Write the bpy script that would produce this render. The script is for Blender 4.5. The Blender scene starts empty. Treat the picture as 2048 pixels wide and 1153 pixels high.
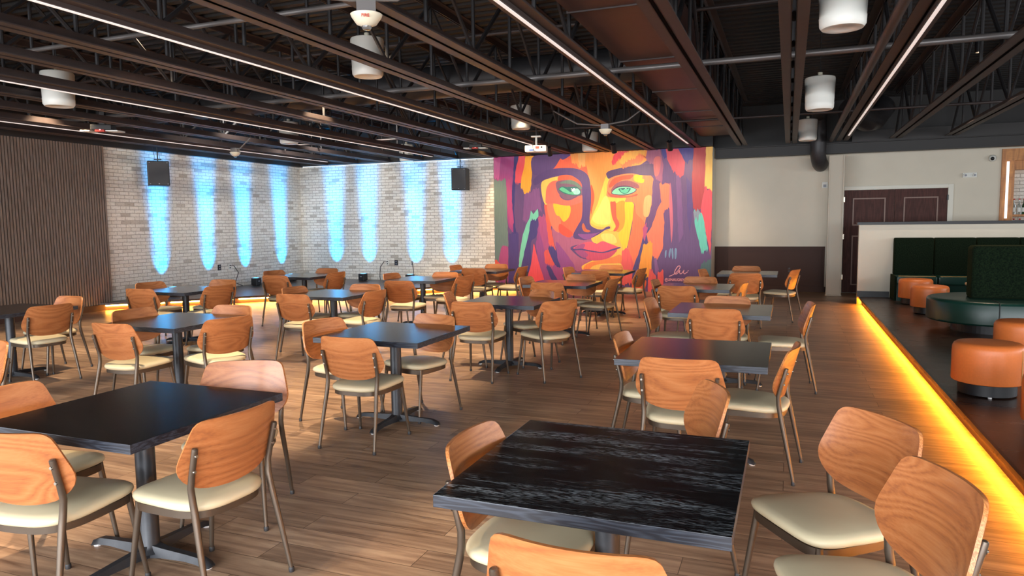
# Restaurant dining room rebuilt in metres: x right, y toward the mural wall, z up.
DAY=140; SIDEFILL=75; BLUE=80; MURALP=52; DOWNP=275; EXPO=1.25; LEDP=.25; AMB=32; AMBS=60; BRICKFILL=.55
DOWN=[(-1.6,3.2),(-4.2,3.6),(-1.7,6.2),(-4.3,6.4),(-7.0,6.2),(-1.8,9.2),(-4.3,9.0),(-2.0,12.0),(-4.5,12.0),(-6.8,9.4),(-3.0,.6),(-10.4,12.2),(-8.4,14.4),(-10.6,7.8)]
CHAIRS=[('1W', -0.908, 2.43, -91.0), ('1S', -0.493, 1.876, -0.5), ('1N', -0.52, 3.421, 112.0), ('1E', 0.183, 3.042, 125.7), ('19E', 0.267, 2.434, 110.1), ('2E', -2.468, 2.432, 84.8), ('2S', -2.972, 2.066, 8.8), ('2W', -3.518, 2.359, -88.5), ('2N', -2.927, 3.115, 204.9), ('3S', -2.977, 4.517, 0.2), ('3W', -3.515, 4.994, -101.9), ('3N', -2.977, 5.387, 166.0), ('4S', -5.374, 4.546, 1.5), ('4E', -4.842, 4.989, 71.4), ('4W', -5.856, 5.126, -99.0), ('4N', -5.286, 5.472, 184.4), ('5E', -7.522, 5.229, 81.2), ('5N', -7.98, 5.7, 177.9), ('18N', -5.411, 3.152, 175.6), ('6S', -5.482, 7.047, 2.1), ('6W', -5.891, 7.648, -94.6), ('6E', -4.946, 7.503, 86.4), ('6N', -5.362, 8.033, 182.1), ('7S', -8.043, 7.14, 5.4), ('7W', -8.602, 7.763, -99.7), ('7E', -7.522, 7.64, 80.2), ('7N', -8.013, 8.229, 184.6), ('8S', -7.868, 9.585, 8.5), ('8W', -8.51, 10.36, -102.4), ('8E', -7.486, 10.309, 83.5), ('8N', -8.068, 10.922, 182.9), ('9S', -5.228, 9.083, 1.9), ('9W', -5.937, 10.196, -94.7), ('9E', -4.894, 10.048, 77.6), ('9N', -5.346, 10.431, 182.4), ('10S', -3.061, 6.867, 1.8), ('10W', -3.504, 7.487, -75.6), ('10E', -2.381, 7.143, 53.6), ('10N', -2.836, 7.8, 147.5), ('11S', -5.337, 11.926, 1.7), ('11W', -5.859, 12.48, -93.9), ('11N', -5.365, 12.731, 185.7), ('11E', -4.806, 12.34, 86.3), ('12S', -3.042, 9.29, -0.5), ('12W', -3.456, 9.918, -96.8), ('12N', -2.983, 10.356, 179.0), ('12E', -2.525, 9.914, 82.7), ('13S', -3.008, 11.681, 2.3), ('13W', -3.497, 12.249, -97.3), ('13N', -3.124, 12.821, 169.9), ('13E', -2.567, 12.249, 80.5), ('14S', -0.596, 4.425, 1.2), ('14W', -0.895, 4.988, -90.6), ('14E', -0.177, 4.876, 83.6), ('15S', -0.623, 6.928, -0.0), ('15W', -1.142, 7.401, -93.7), ('15E', -0.009, 7.387, 94.5), ('15N', -0.6, 7.607, 179.5), ('16S', -1.296, 9.179, 0.6), ('16W', -1.496, 9.794, -92.0), ('16N', -1.195, 10.274, 174.5), ('16E', -0.737, 9.657, 84.3), ('17S', -0.624, 11.553, 4.8), ('17W', -1.126, 12.097, -99.7), ('17N', -0.694, 12.88, 177.7), ('17E', -0.09, 12.429, 71.4)]
MURAL=[('6A4A78','r',[(-6.965,0),(-1.632,0),(-1.632,3.3),(-6.965,3.3)]),('3F3574','b',[(-6.423,3.3),(-6.259,3.3),(-6.294,2.976),(-6.385,2.616),(-6.425,1.959),(-6.364,1.148),(-6.503,1.148),(-6.484,2.619)]),('A3417F','b',[(-6.965,3.3),(-6.407,3.3),(-6.456,2.655),(-6.53,2.145),(-6.458,1.555),(-6.457,1.37),(-6.578,1.556),(-6.661,2.184),(-6.642,2.624),(-6.965,2.636)]),('C65A92','b',[(-6.963,3.3),(-6.771,3.3),(-6.797,2.996),(-6.842,2.667),(-6.892,2.798),(-6.959,2.855)]),('B3487C','b',[(-6.622,2.679),(-6.478,2.758),(-6.486,2.181),(-6.437,1.665),(-6.486,1.518),(-6.556,1.667),(-6.61,2.073)]),('6F837B','b',[(-6.965,2.692),(-6.637,2.705),(-6.614,2.073),(-6.596,1.074),(-6.697,0.776),(-6.772,0.551),(-6.892,0.662),(-6.965,0.661)]),('B04F80','b',[(-6.798,1.018),(-6.605,1.044),(-6.603,0.552),(-6.608,0.178),(-6.9,0.172),(-6.885,0.587)]),('E8604A','b',[(-6.965,0.717),(-6.924,0.729),(-6.828,0.617),(-6.9,0.172),(-6.965,0.169)]),('4F3D7A','b',[(-6.58,1.371),(-6.314,1.369),(-6.328,0.183),(-6.597,0.103)]),('F2545B','b',[(-6.289,3.3),(-6.118,3.3),(-6.138,2.97),(-6.204,2.665),(-6.298,2.643),(-6.4,2.682),(-6.381,2.907)]),('FFB02E','b',[(-6.11,3.3),(-5.883,3.3),(-5.946,2.783),(-5.989,2.423),(-6.082,2.382),(-6.153,2.362),(-6.19,2.501),(-6.244,2.558),(-6.218,2.793),(-6.145,3.043)]),('8A5587','b',[(-6.153,2.319),(-5.764,2.489),(-5.692,1.946),(-5.788,1.984),(-5.963,1.951),(-6.083,1.661),(-6.199,1.736)]),('4B3C78','s',[(-5.847,1.876),(-6.024,1.66),(-6.127,1.148),(-6.233,0.556),(-6.217,0.185),(-5.981,0.189),(-5.969,0.596),(-5.99,1.148),(-5.853,1.294),(-5.773,1.512)]),('7FD6B0','b',[(-6.023,1.752),(-5.982,1.951),(-5.917,1.859),(-5.8,1.992),(-5.782,1.803),(-5.872,1.688),(-5.985,1.704),(-6.047,1.368),(-6.169,0.927),(-6.252,0.564),(-6.324,0.563),(-6.267,1.0),(-6.196,1.369),(-6.115,1.588)]),('F4565F','s',[(-5.909,1.129),(-5.838,0.855),(-5.705,0.489),(-5.623,0.178),(-6.079,0.169),(-5.996,0.596),(-5.942,0.928)]),('9E4A86','b',[(-5.863,1.074),(-5.78,1.657),(-5.661,1.147),(-5.531,0.601),(-5.323,0.183),(-5.631,0.177),(-5.8,0.708)]),('B5507E','b',[(-5.79,1.767),(-5.617,1.8),(-5.506,1.365),(-5.394,1.038),(-5.168,0.677),(-5.02,0.189),(-5.323,0.183),(-5.512,0.601),(-5.662,1.074),(-5.755,1.439)]),('F0604A','b',[(-5.63,2.089),(-5.492,2.094),(-5.459,1.509),(-5.393,1.183),(-5.337,0.929),(-5.432,1.002),(-5.527,1.147),(-5.58,1.655)]),('E8584F','b',[(-5.644,0.928),(-5.509,0.984),(-5.357,0.82),(-5.169,0.532),(-5.283,0.494),(-5.435,0.601),(-5.627,0.673)]),('A54A84','s',[(-5.397,0.602),(-5.169,0.604),(-4.869,0.427),(-4.832,0.192),(-5.477,0.18)]),('4B3A78','b',[(-5.539,1.002),(-5.394,1.045),(-5.318,0.93),(-5.188,0.604),(-5.245,0.531),(-5.359,0.602),(-5.453,0.784)]),('4B3A78','b',[(-5.589,0.545),(-5.474,0.546),(-5.285,0.202),(-5.419,0.181),(-5.514,0.345)]),('B5627F','s',[(-5.428,1.545),(-5.164,1.435),(-4.865,1.361),(-4.422,1.305),(-4.368,1.163),(-4.829,1.093),(-4.96,1.01),(-4.718,0.788),(-4.424,0.701),(-4.572,0.431),(-4.869,0.499),(-5.168,0.785),(-5.355,1.074)]),('9A4C88','b',[(-5.336,1.183),(-5.223,1.075),(-5.017,0.822),(-4.868,0.607),(-4.85,0.427),(-5.17,0.459),(-5.3,0.785)]),('FF6B45','s',[(-5.557,2.124),(-5.386,2.127),(-5.01,2.077),(-4.676,2.299),(-4.652,1.786),(-4.734,1.503),(-4.828,1.289),(-5.014,1.398),(-5.163,1.507),(-5.239,1.471),(-5.39,1.509),(-5.503,1.654),(-5.555,1.872)]),('FF7F5C','s',[(-5.557,2.088),(-5.393,2.113),(-5.218,1.794),(-5.232,1.417),(-5.39,1.491),(-5.495,1.726)]),('FFC42A','s',[(-5.393,2.113),(-5.16,2.087),(-4.966,2.04),(-4.982,1.809),(-5.125,1.664),(-5.237,1.795),(-5.331,1.85)]),('F0553A','s',[(-5.238,1.615),(-5.051,1.506),(-4.909,1.39),(-4.996,1.279),(-5.239,1.406)]),('FFC95C','s',[(-5.694,2.631),(-5.495,2.724),(-5.238,2.765),(-5.25,2.652),(-5.42,2.629),(-5.542,2.518),(-5.59,2.269),(-5.545,2.124),(-5.614,2.103),(-5.689,2.343)]),('F4705A','s',[(-5.554,2.519),(-5.42,2.651),(-5.231,2.634),(-5.234,2.295),(-5.01,2.176),(-4.676,2.299),(-4.662,2.14),(-5.01,2.052),(-5.386,2.113),(-5.576,2.117),(-5.59,2.269)]),('F2603F','s',[(-5.249,2.773),(-4.932,2.79),(-4.748,2.699),(-4.653,2.562),(-4.676,2.44),(-4.859,2.622),(-5.082,2.654),(-5.25,2.609)]),('7E5A6E','s',[(-5.307,2.636),(-5.007,2.673),(-4.785,2.602),(-4.65,2.457),(-4.654,2.309),(-4.861,2.251),(-4.928,2.21),(-5.103,2.207),(-5.233,2.324),(-5.3,2.44)]),('6A8070','s',[(-5.247,2.599),(-5.007,2.673),(-4.822,2.621),(-4.676,2.475),(-4.712,2.452),(-4.859,2.548),(-5.045,2.585)]),('2F6F6A','s',[(-5.259,2.457),(-5.157,2.521),(-5.008,2.496),(-4.804,2.504),(-4.691,2.381),(-4.742,2.304),(-4.898,2.301),(-5.121,2.35)]),('5FBF8F','s',[(-5.233,2.452),(-5.157,2.5),(-5.046,2.44),(-4.942,2.38),(-4.804,2.468),(-4.713,2.381),(-4.757,2.319),(-4.898,2.315),(-5.083,2.363)]),('35706A','s',[(-5.053,2.497),(-4.964,2.423),(-4.86,2.399),(-4.804,2.461),(-4.823,2.497)]),('A6F0D2','s',[(-4.897,2.411),(-4.786,2.461),(-4.713,2.381),(-4.757,2.319),(-4.86,2.329)]),('E6FFF2','s',[(-4.93,2.415),(-4.882,2.471),(-4.838,2.462),(-4.86,2.413),(-4.905,2.393)]),('FF9E45','s',[(-4.856,3.3),(-3.119,3.293),(-3.117,3.057),(-3.706,2.756),(-3.989,2.673),(-3.917,2.539),(-3.705,2.119),(-3.562,1.423),(-3.703,1.075),(-4.35,1.287),(-4.477,1.642),(-4.439,2.1),(-4.449,2.451),(-4.51,2.733),(-4.674,2.914),(-4.82,3.06)]),('F5643F','b',[(-5.425,2.961),(-5.341,3.153),(-5.153,3.257),(-4.856,3.3),(-4.784,3.059),(-4.564,3.015),(-4.499,2.733),(-4.674,2.886),(-5.043,2.956)]),('5F4376','s',[(-5.871,3.3),(-5.152,3.3),(-5.228,3.165),(-5.361,2.976),(-5.493,2.928),(-5.838,2.815),(-5.952,2.963)]),('5A3F80','s',[(-5.246,3.3),(-4.93,3.3),(-5.004,3.226),(-5.153,3.162),(-5.228,3.254)]),('FFA24C','b',[(-4.959,3.3),(-4.549,3.3),(-4.572,2.98),(-4.674,3.012),(-4.766,2.97),(-4.82,3.078),(-4.923,3.092)]),('FFB765','b',[(-4.764,3.3),(-4.578,3.3),(-4.593,2.998),(-4.674,3.036),(-4.754,3.092)]),('FFD04F','s',[(-4.06,2.752),(-3.971,2.673),(-3.989,2.542),(-4.031,2.404),(-4.017,2.247),(-3.617,2.227),(-3.617,2.099),(-3.775,2.092),(-3.917,2.054),(-3.899,1.705),(-3.838,1.495),(-3.952,1.426),(-4.06,1.455),(-4.349,1.482),(-4.458,1.624),(-4.385,1.853),(-4.276,2.096),(-4.196,2.374)]),('FFDD6B','s',[(-4.276,1.956),(-4.096,2.267),(-3.988,2.09),(-3.97,1.776),(-3.988,1.601),(-4.276,1.598),(-4.414,1.73)]),('FFB84A','s',[(-4.477,1.642),(-4.313,1.552),(-4.096,1.532),(-3.97,1.566),(-3.952,1.478),(-4.096,1.469),(-4.313,1.457)]),('E2562F','s',[(-4.449,2.521),(-4.377,2.379),(-4.363,2.203),(-4.403,2.011),(-4.451,1.854)]),('FFC24C','s',[(-4.415,1.323),(-4.168,1.445),(-3.917,1.419),(-3.774,1.529),(-3.615,1.423),(-3.527,1.284),(-3.596,0.935),(-3.702,0.654),(-3.916,0.617),(-4.132,0.586),(-4.424,0.504),(-4.572,0.431),(-4.682,0.573),(-4.424,0.719),(-3.845,1.005),(-4.368,1.146)]),('FFD96A','s',[(-4.168,1.364),(-3.917,1.356),(-3.809,1.18),(-3.916,1.128),(-4.096,1.181),(-4.186,1.269)]),('FFA02E','s',[(-3.828,2.08),(-3.61,2.11),(-3.615,1.632),(-3.739,1.424),(-3.828,1.418),(-3.767,1.529),(-3.782,1.704),(-3.828,1.809)]),('FFD02A','s',[(-3.617,2.117),(-3.424,2.085),(-3.403,1.905),(-3.457,1.596),(-3.544,1.145),(-3.632,0.988),(-3.72,1.145),(-3.774,1.355),(-3.668,1.493),(-3.616,1.701)]),('F06040','s',[(-3.974,2.097),(-3.917,2.123),(-3.839,2.101),(-3.824,1.774),(-3.76,1.634),(-3.767,1.522),(-3.828,1.432),(-3.899,1.433),(-3.838,1.558),(-3.924,1.74)]),('FA8A55','s',[(-3.989,2.663),(-3.706,2.767),(-3.219,2.749),(-2.962,2.645),(-2.942,2.17),(-3.111,1.763),(-3.186,1.489),(-3.353,1.767),(-3.403,2.078),(-3.617,2.113),(-3.617,2.22),(-4.024,2.237),(-4.053,2.387)]),('FB7A4A','s',[(-3.403,2.043),(-3.354,1.836),(-3.162,1.627),(-3.171,1.351),(-3.246,1.075),(-3.366,0.622),(-3.436,0.517),(-3.561,0.97),(-3.457,1.492)]),('FFB070','s',[(-3.154,2.202),(-2.993,2.222),(-3.043,1.831),(-3.118,1.746),(-3.187,1.833)]),('F0603F','s',[(-3.996,2.525),(-3.864,2.683),(-3.444,2.747),(-3.496,2.646),(-3.705,2.619),(-3.9,2.497),(-3.989,2.455)]),('9C5A62','s',[(-3.953,2.409),(-3.811,2.564),(-3.565,2.614),(-3.321,2.521),(-3.304,2.418),(-3.565,2.487),(-3.776,2.466),(-3.917,2.359)]),('E8604A','s',[(-4.038,2.387),(-3.953,2.305),(-3.564,2.24),(-3.334,2.296),(-3.369,2.242),(-3.705,2.209),(-3.981,2.25)]),('5A4060','s',[(-3.953,2.326),(-3.811,2.474),(-3.565,2.487),(-3.349,2.405),(-3.418,2.318),(-3.599,2.268),(-3.783,2.273)]),('8FEBB5','s',[(-3.932,2.332),(-3.804,2.446),(-3.565,2.46),(-3.37,2.403),(-3.432,2.332),(-3.599,2.292),(-3.775,2.29)]),('35706A','s',[(-3.762,2.431),(-3.74,2.361),(-3.677,2.311),(-3.606,2.303),(-3.53,2.342),(-3.495,2.437)]),('63C9A0','s',[(-3.74,2.424),(-3.719,2.361),(-3.663,2.325),(-3.607,2.316),(-3.544,2.356),(-3.516,2.438),(-3.565,2.408),(-3.617,2.427),(-3.67,2.394)]),('FFC41F','s',[(-3.392,2.735),(-3.219,2.722),(-3.212,2.647),(-3.167,2.625),(-3.184,2.551),(-3.27,2.547),(-3.405,2.606)]),('5A3F66','s',[(-4.071,2.77),(-4.053,2.814),(-3.971,2.859),(-3.706,2.911),(-3.358,2.952),(-2.947,2.965),(-2.843,2.725),(-3.219,2.722),(-3.461,2.772),(-3.706,2.756),(-3.9,2.712),(-4.017,2.667)]),('F57F4A','b',[(-3.724,2.987),(-3.567,3.117),(-3.187,3.175),(-3.131,3.098),(-3.22,3.044),(-3.393,3.008),(-3.689,2.931)]),('F0484F','b',[(-3.943,3.058),(-3.9,3.194),(-3.707,3.281),(-3.532,3.272),(-3.619,3.201),(-3.777,3.12),(-3.858,3.034)]),('FFB54C','b',[(-3.539,3.273),(-3.139,3.294),(-3.159,3.16),(-3.359,3.162),(-3.549,3.116),(-3.689,3.013),(-3.759,3.05),(-3.706,3.151)]),('5A3F73','s',[(-5.909,2.692),(-5.761,2.83),(-5.493,2.938),(-5.043,2.963),(-4.711,2.905),(-4.51,2.75),(-4.449,2.451),(-4.443,2.1),(-4.48,1.642),(-4.342,1.499),(-4.168,1.47),(-4.074,1.525),(-3.988,1.538),(-3.981,1.489),(-4.096,1.455),(-4.277,1.34),(-4.569,1.217),(-4.772,1.246),(-4.865,1.261),(-4.887,1.361),(-4.771,1.574),(-4.678,1.751),(-4.655,2.069),(-4.661,2.316),(-4.675,2.563),(-4.803,2.701),(-5.007,2.793),(-5.381,2.778),(-5.648,2.679),(-5.86,2.564)]),('8E4C8C','s',[(-4.772,1.361),(-4.569,1.359),(-4.277,1.393),(-4.186,1.435),(-4.386,1.305),(-4.496,1.231),(-4.643,1.253)]),('D0663A','s',[(-4.671,1.538),(-4.642,1.626),(-4.598,1.573),(-4.561,1.484),(-4.459,1.437),(-4.514,1.402),(-4.624,1.431)]),('F0596A','s',[(-4.922,1.003),(-4.643,1.146),(-4.441,1.174),(-4.313,1.124),(-4.168,1.188),(-3.988,1.131),(-3.738,1.026),(-3.916,0.976),(-4.168,0.933),(-4.496,0.968),(-4.792,0.967)]),('A84C7C','s',[(-4.866,0.996),(-4.68,1.125),(-4.588,1.103),(-4.644,0.967),(-4.515,0.95),(-4.497,0.79),(-4.681,0.806)]),('D04A64','s',[(-4.588,0.96),(-4.168,0.919),(-3.809,1.005),(-3.916,0.846),(-4.096,0.75),(-4.387,0.719),(-4.571,0.768),(-4.515,0.861)]),('5A3F73','s',[(-4.96,1.003),(-4.922,1.028),(-4.829,0.996),(-4.681,1.01),(-4.496,0.975),(-4.168,0.933),(-3.916,1.004),(-3.756,1.047),(-3.731,1.026),(-3.916,0.962),(-4.168,0.905),(-4.497,0.943),(-4.681,0.975),(-4.866,0.967),(-4.934,0.974)]),('FF8A45','s',[(-4.645,0.502),(-4.516,0.654),(-4.169,0.738),(-3.898,0.811),(-3.702,0.847),(-3.56,0.445),(-3.559,0.199),(-4.683,0.177)]),('FFC55A','s',[(-4.479,0.486),(-4.314,0.62),(-3.916,0.659),(-3.684,0.619),(-3.701,0.196),(-4.425,0.182)]),('F4605A','b',[(-3.695,0.917),(-3.526,0.988),(-3.455,0.796),(-3.401,0.587),(-3.435,0.201),(-3.701,0.196)]),('55427A','b',[(-3.151,1.489),(-3.048,1.505),(-3.032,1.178),(-3.177,1.092),(-3.262,0.797),(-3.348,0.448),(-3.4,0.202),(-3.453,0.201),(-3.436,0.517),(-3.246,1.04),(-3.195,1.282)]),('C0507A','b',[(-3.199,1.489),(-3.11,1.626),(-3.075,1.488),(-3.149,1.179),(-3.185,1.282)]),('9E5A78','b',[(-3.152,3.075),(-3.102,3.276),(-2.796,3.278),(-2.727,2.94),(-2.758,2.537),(-2.928,2.637),(-2.895,2.845)]),('C8686A','s',[(-2.947,3.083),(-2.795,3.11),(-2.827,2.742),(-2.928,2.712)]),('6F4A74','b',[(-2.945,2.638),(-2.757,2.503),(-2.812,2.099),(-2.922,1.76),(-3.041,1.488),(-3.117,1.523),(-2.992,2.035),(-2.971,2.51)]),('F77A58','b',[(-2.815,2.505),(-2.572,2.447),(-2.581,1.925),(-2.719,1.825),(-2.694,1.621),(-2.73,1.007),(-2.848,0.765),(-2.968,0.868),(-2.987,1.144),(-3.073,1.179),(-3.109,1.351),(-2.989,1.522),(-2.872,1.896),(-2.765,2.098)]),('C8687A','s',[(-2.566,2.531),(-2.519,2.092),(-2.498,1.619),(-2.528,1.143),(-2.565,1.62),(-2.59,2.161)]),('453A86','b',[(-2.78,3.3),(-2.019,3.3),(-2.033,3.109),(-2.212,2.985),(-2.578,3.134),(-2.745,3.141)]),('7C5284','b',[(-2.441,2.694),(-2.334,2.657),(-2.296,2.087),(-2.262,1.346),(-2.36,1.143),(-2.4,1.82)]),('5E4680','b',[(-2.209,2.653),(-2.076,2.482),(-2.053,1.948),(-2.113,1.345),(-2.184,1.817)]),('8A5A8C','b',[(-2.933,0.73),(-2.865,0.758),(-2.812,0.524),(-2.897,0.35)]),('D0485A','b',[(-2.679,3.299),(-2.396,3.292),(-2.238,2.986),(-2.268,2.695),(-2.391,2.709),(-2.542,2.865),(-2.644,3.07)]),('B83E42','b',[(-2.052,3.3),(-1.767,3.3),(-1.787,2.803),(-1.743,2.373),(-1.873,1.928),(-2.053,1.942),(-2.082,2.482)]),('FFC862','b',[(-1.78,3.3),(-1.632,3.3),(-1.632,2.301),(-1.635,2.297),(-1.691,2.338),(-1.801,2.414),(-1.787,2.803)]),('F4545E','b',[(-1.801,2.391),(-1.732,2.323),(-1.635,2.287),(-1.632,2.269),(-1.632,1.475),(-1.658,0.841),(-1.708,1.142),(-1.831,1.611),(-1.879,1.878)]),('FFA030','b',[(-3.184,1.103),(-2.963,1.144),(-2.975,0.799),(-2.984,0.522),(-3.034,0.348),(-3.209,0.45),(-3.286,0.553)]),('F4605A','b',[(-3.069,0.243),(-3.035,0.522),(-2.949,0.453),(-2.879,0.368),(-2.86,0.0),(-3.067,0.0)]),('F4605A','b',[(-2.846,0.437),(-2.709,0.498),(-2.702,0.0),(-2.86,0.0)]),('F06A3A','b',[(-3.453,0.271),(-3.278,0.344),(-3.103,0.242),(-3.137,0.0),(-3.452,0.0)]),('6CCFB8','b',[(-2.036,1.848),(-1.856,1.818),(-1.798,1.611),(-1.706,1.025),(-1.855,0.924),(-1.938,1.277),(-2.014,1.613)]),('8A95A0','b',[(-2.043,1.855),(-1.905,1.859),(-1.871,1.745),(-1.921,1.772),(-1.942,1.612),(-1.982,1.747),(-2.017,1.647)]),('55706F','b',[(-1.852,0.664),(-1.761,0.689),(-1.632,0.758),(-1.632,0.0),(-1.88,0.0),(-1.883,0.468)]),('7C96B4','s',[(-2.675,0.938),(-2.641,0.979),(-2.647,0.835),(-2.674,0.801)]),('7C96B4','s',[(-2.593,0.87),(-2.561,1.014),(-2.54,0.99),(-2.566,0.802)]),('7C96B4','s',[(-2.527,0.973),(-2.5,1.024),(-2.478,0.836),(-2.505,0.768)]),('7C96B4','s',[(-2.453,1.007),(-2.409,1.0),(-2.417,0.803),(-2.451,0.785)]),('D8F0E8','c',[(-3.582,2.426),(-3.586,2.416),(-3.597,2.413),(-3.607,2.417),(-3.61,2.428),(-3.605,2.437),(-3.595,2.44),(-3.585,2.435)]),('FFFFFF','c',[(-4.912,2.454),(-4.916,2.444),(-4.927,2.44),(-4.938,2.445),(-4.941,2.455),(-4.936,2.465),(-4.925,2.468),(-4.915,2.463)])]
SIGN=[(-2.579,0.369),(-2.505,0.398),(-2.421,0.454),(-2.355,0.53),(-2.325,0.588),(-2.349,0.615),(-2.389,0.591),(-2.435,0.515),(-2.455,0.453),(-2.428,0.423),(-2.381,0.448),(-2.334,0.513),(-2.341,0.469),(-2.317,0.431),(-2.277,0.456),(-2.237,0.518),(-2.25,0.463),(-2.223,0.433),(-2.18,0.464),(-2.154,0.478)]
DOT=(-2.144, 0.505)
import bpy, bmesh, math, random
from mathutils import Vector, Matrix
random.seed(7)
S = bpy.context.scene
C = S.collection
PI = math.pi

# ------------------------------------------------------------------ materials
def srgb(h):
    h = h.lstrip('#')
    v = [int(h[i:i+2], 16) / 255 for i in (0, 2, 4)]
    return tuple([(c / 12.92 if c <= .04045 else ((c + .055) / 1.055) ** 2.4) for c in v] + [1.0])

class NT:
    def __init__(s, name):
        s.m = bpy.data.materials.new(name); s.m.use_nodes = True
        s.t = s.m.node_tree; s.t.nodes.clear()
        s.out = s.n('ShaderNodeOutputMaterial'); s.b = s.n('ShaderNodeBsdfPrincipled')
        s.l(s.b, 0, s.out, 0)
    def n(s, k, **kw):
        x = s.t.nodes.new(k)
        for a, b in kw.items(): setattr(x, a, b)
        return x
    def l(s, a, i, b, j):
        s.t.links.new(a.outputs[i], b.inputs[j])
    def coords(s, scale=(1, 1, 1), rot=(0, 0, 0), out='Object', loc=(0, 0, 0)):
        c = s.n('ShaderNodeTexCoord'); m = s.n('ShaderNodeMapping')
        m.inputs['Scale'].default_value = scale; m.inputs['Rotation'].default_value = rot; m.inputs['Location'].default_value = loc
        s.l(c, out, m, 0); return m
    def ramp(s, stops):
        r = s.n('ShaderNodeValToRGB'); e = r.color_ramp.elements
        while len(e) < len(stops): e.new(.5)
        for k, (p, c) in enumerate(stops):
            e[k].position = p; e[k].color = c if len(c) == 4 else (*c, 1)
        return r
    def set(s, **kw):
        for a, v in kw.items(): s.b.inputs[a.replace('_', ' ')].default_value = v

def simple(name, col, rough=.5, metal=0., noise=0., nscale=20, bump=0., spec=None):
    t = NT(name); c = srgb(col) if isinstance(col, str) else (*col, 1)
    t.set(Roughness=rough, Metallic=metal); t.b.inputs['Base Color'].default_value = c
    if spec is not None: t.b.inputs['Specular IOR Level'].default_value = spec
    if noise or bump:
        m = t.coords(); nz = t.n('ShaderNodeTexNoise'); nz.inputs['Scale'].default_value = nscale; nz.inputs['Detail'].default_value = 5
        t.l(m, 0, nz, 'Vector')
        if noise:
            r = t.ramp([(.3, tuple(k * (1 - noise) for k in c[:3])), (.7, tuple(min(1, k * (1 + noise)) for k in c[:3]))])
            t.l(nz, 0, r, 0); t.l(r, 0, t.b, 'Base Color')
        if bump:
            bp = t.n('ShaderNodeBump'); bp.inputs['Strength'].default_value = bump; bp.inputs['Distance'].default_value = .01
            t.l(nz, 0, bp, 'Height'); t.l(bp, 0, t.b, 'Normal')
    return t.m

def emit(name, col, strength):
    t = NT(name); t.set(Roughness=.5); t.b.inputs['Base Color'].default_value = (.8, .8, .8, 1)
    t.b.inputs['Emission Color'].default_value = (*col, 1); t.b.inputs['Emission Strength'].default_value = strength
    return t.m

def wood(name, stops, scale=(1.4, 14, 14), rings=5., rough=.35, coat=.0, bump=.05, perobj=True, spec=.5):
    """veneer: a long cathedral grain plus fine pores"""
    t = NT(name)
    c = t.n('ShaderNodeTexCoord'); m = t.n('ShaderNodeMapping'); m.inputs['Scale'].default_value = scale
    if perobj:
        oi = t.n('ShaderNodeObjectInfo'); mu = t.n('ShaderNodeVectorMath', operation='SCALE'); mu.inputs[0].default_value = (7.3, 3.1, 5.7)
        t.l(oi, 'Random', mu, 'Scale'); ad = t.n('ShaderNodeVectorMath', operation='ADD'); t.l(c, 'Object', ad, 0); t.l(mu, 0, ad, 1); t.l(ad, 0, m, 0)
    else: t.l(c, 'Object', m, 0)
    n1 = t.n('ShaderNodeTexNoise'); n1.inputs['Scale'].default_value = .9; n1.inputs['Detail'].default_value = 1.5; t.l(m, 0, n1, 'Vector')
    mul = t.n('ShaderNodeMath', operation='MULTIPLY'); mul.inputs[1].default_value = rings * 6; t.l(n1, 0, mul, 0)
    sn = t.n('ShaderNodeMath', operation='PINGPONG'); sn.inputs[1].default_value = 1; t.l(mul, 0, sn, 0)
    m2 = t.n('ShaderNodeMapping'); m2.inputs['Scale'].default_value = (5, 120, 120); t.l(c, 'Object', m2, 0)
    n2 = t.n('ShaderNodeTexNoise'); n2.inputs['Scale'].default_value = 1.5; n2.inputs['Detail'].default_value = 4; t.l(m2, 0, n2, 'Vector')
    mx = t.n('ShaderNodeMix'); mx.data_type = 'FLOAT'; mx.inputs[0].default_value = .62
    t.l(sn, 0, mx, 2); t.l(n2, 0, mx, 3)
    r = t.ramp(stops); t.l(mx, 0, r, 0); t.l(r, 0, t.b, 'Base Color')
    t.set(Roughness=rough); t.b.inputs['Coat Weight'].default_value = coat; t.b.inputs['Coat Roughness'].default_value = .18
    t.b.inputs['Specular IOR Level'].default_value = spec
    if bump:
        bp = t.n('ShaderNodeBump'); bp.inputs['Strength'].default_value = bump; bp.inputs['Distance'].default_value = .004
        t.l(n2, 0, bp, 'Height'); t.l(bp, 0, t.b, 'Normal')
    return t.m

M = {}
M['oak'] = wood('oak_veneer', [(.18, srgb('925634')), (.46, srgb('AE6A3C')), (.8, srgb('BC7B4B'))], scale=(.42, 5.2, 5.2), rings=5.5, rough=.36, coat=.22)
M['oak_edge'] = wood('oak_plywood_edge', [(.2, srgb('9A5424')), (.8, srgb('D9935A'))], scale=(2, 60, 60), rings=2, rough=.4)
M['vinyl'] = simple('cream_vinyl', 'D8CBA8', .42, noise=.03, nscale=6, bump=.03)
M['bronze'] = simple('bronze_tube', '5C5146', .38, metal=.6)
M['screw'] = simple('steel_screw', '9A948A', .25, metal=.9)
M['foot'] = simple('plastic_foot', '2A2A2C', .5)
M['glide'] = simple('nylon_glide', 'D8D8D8', .4)
M['iron'] = simple('black_cast_iron', '303236', .42, metal=.35, noise=.1, nscale=30, bump=.03)

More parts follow.
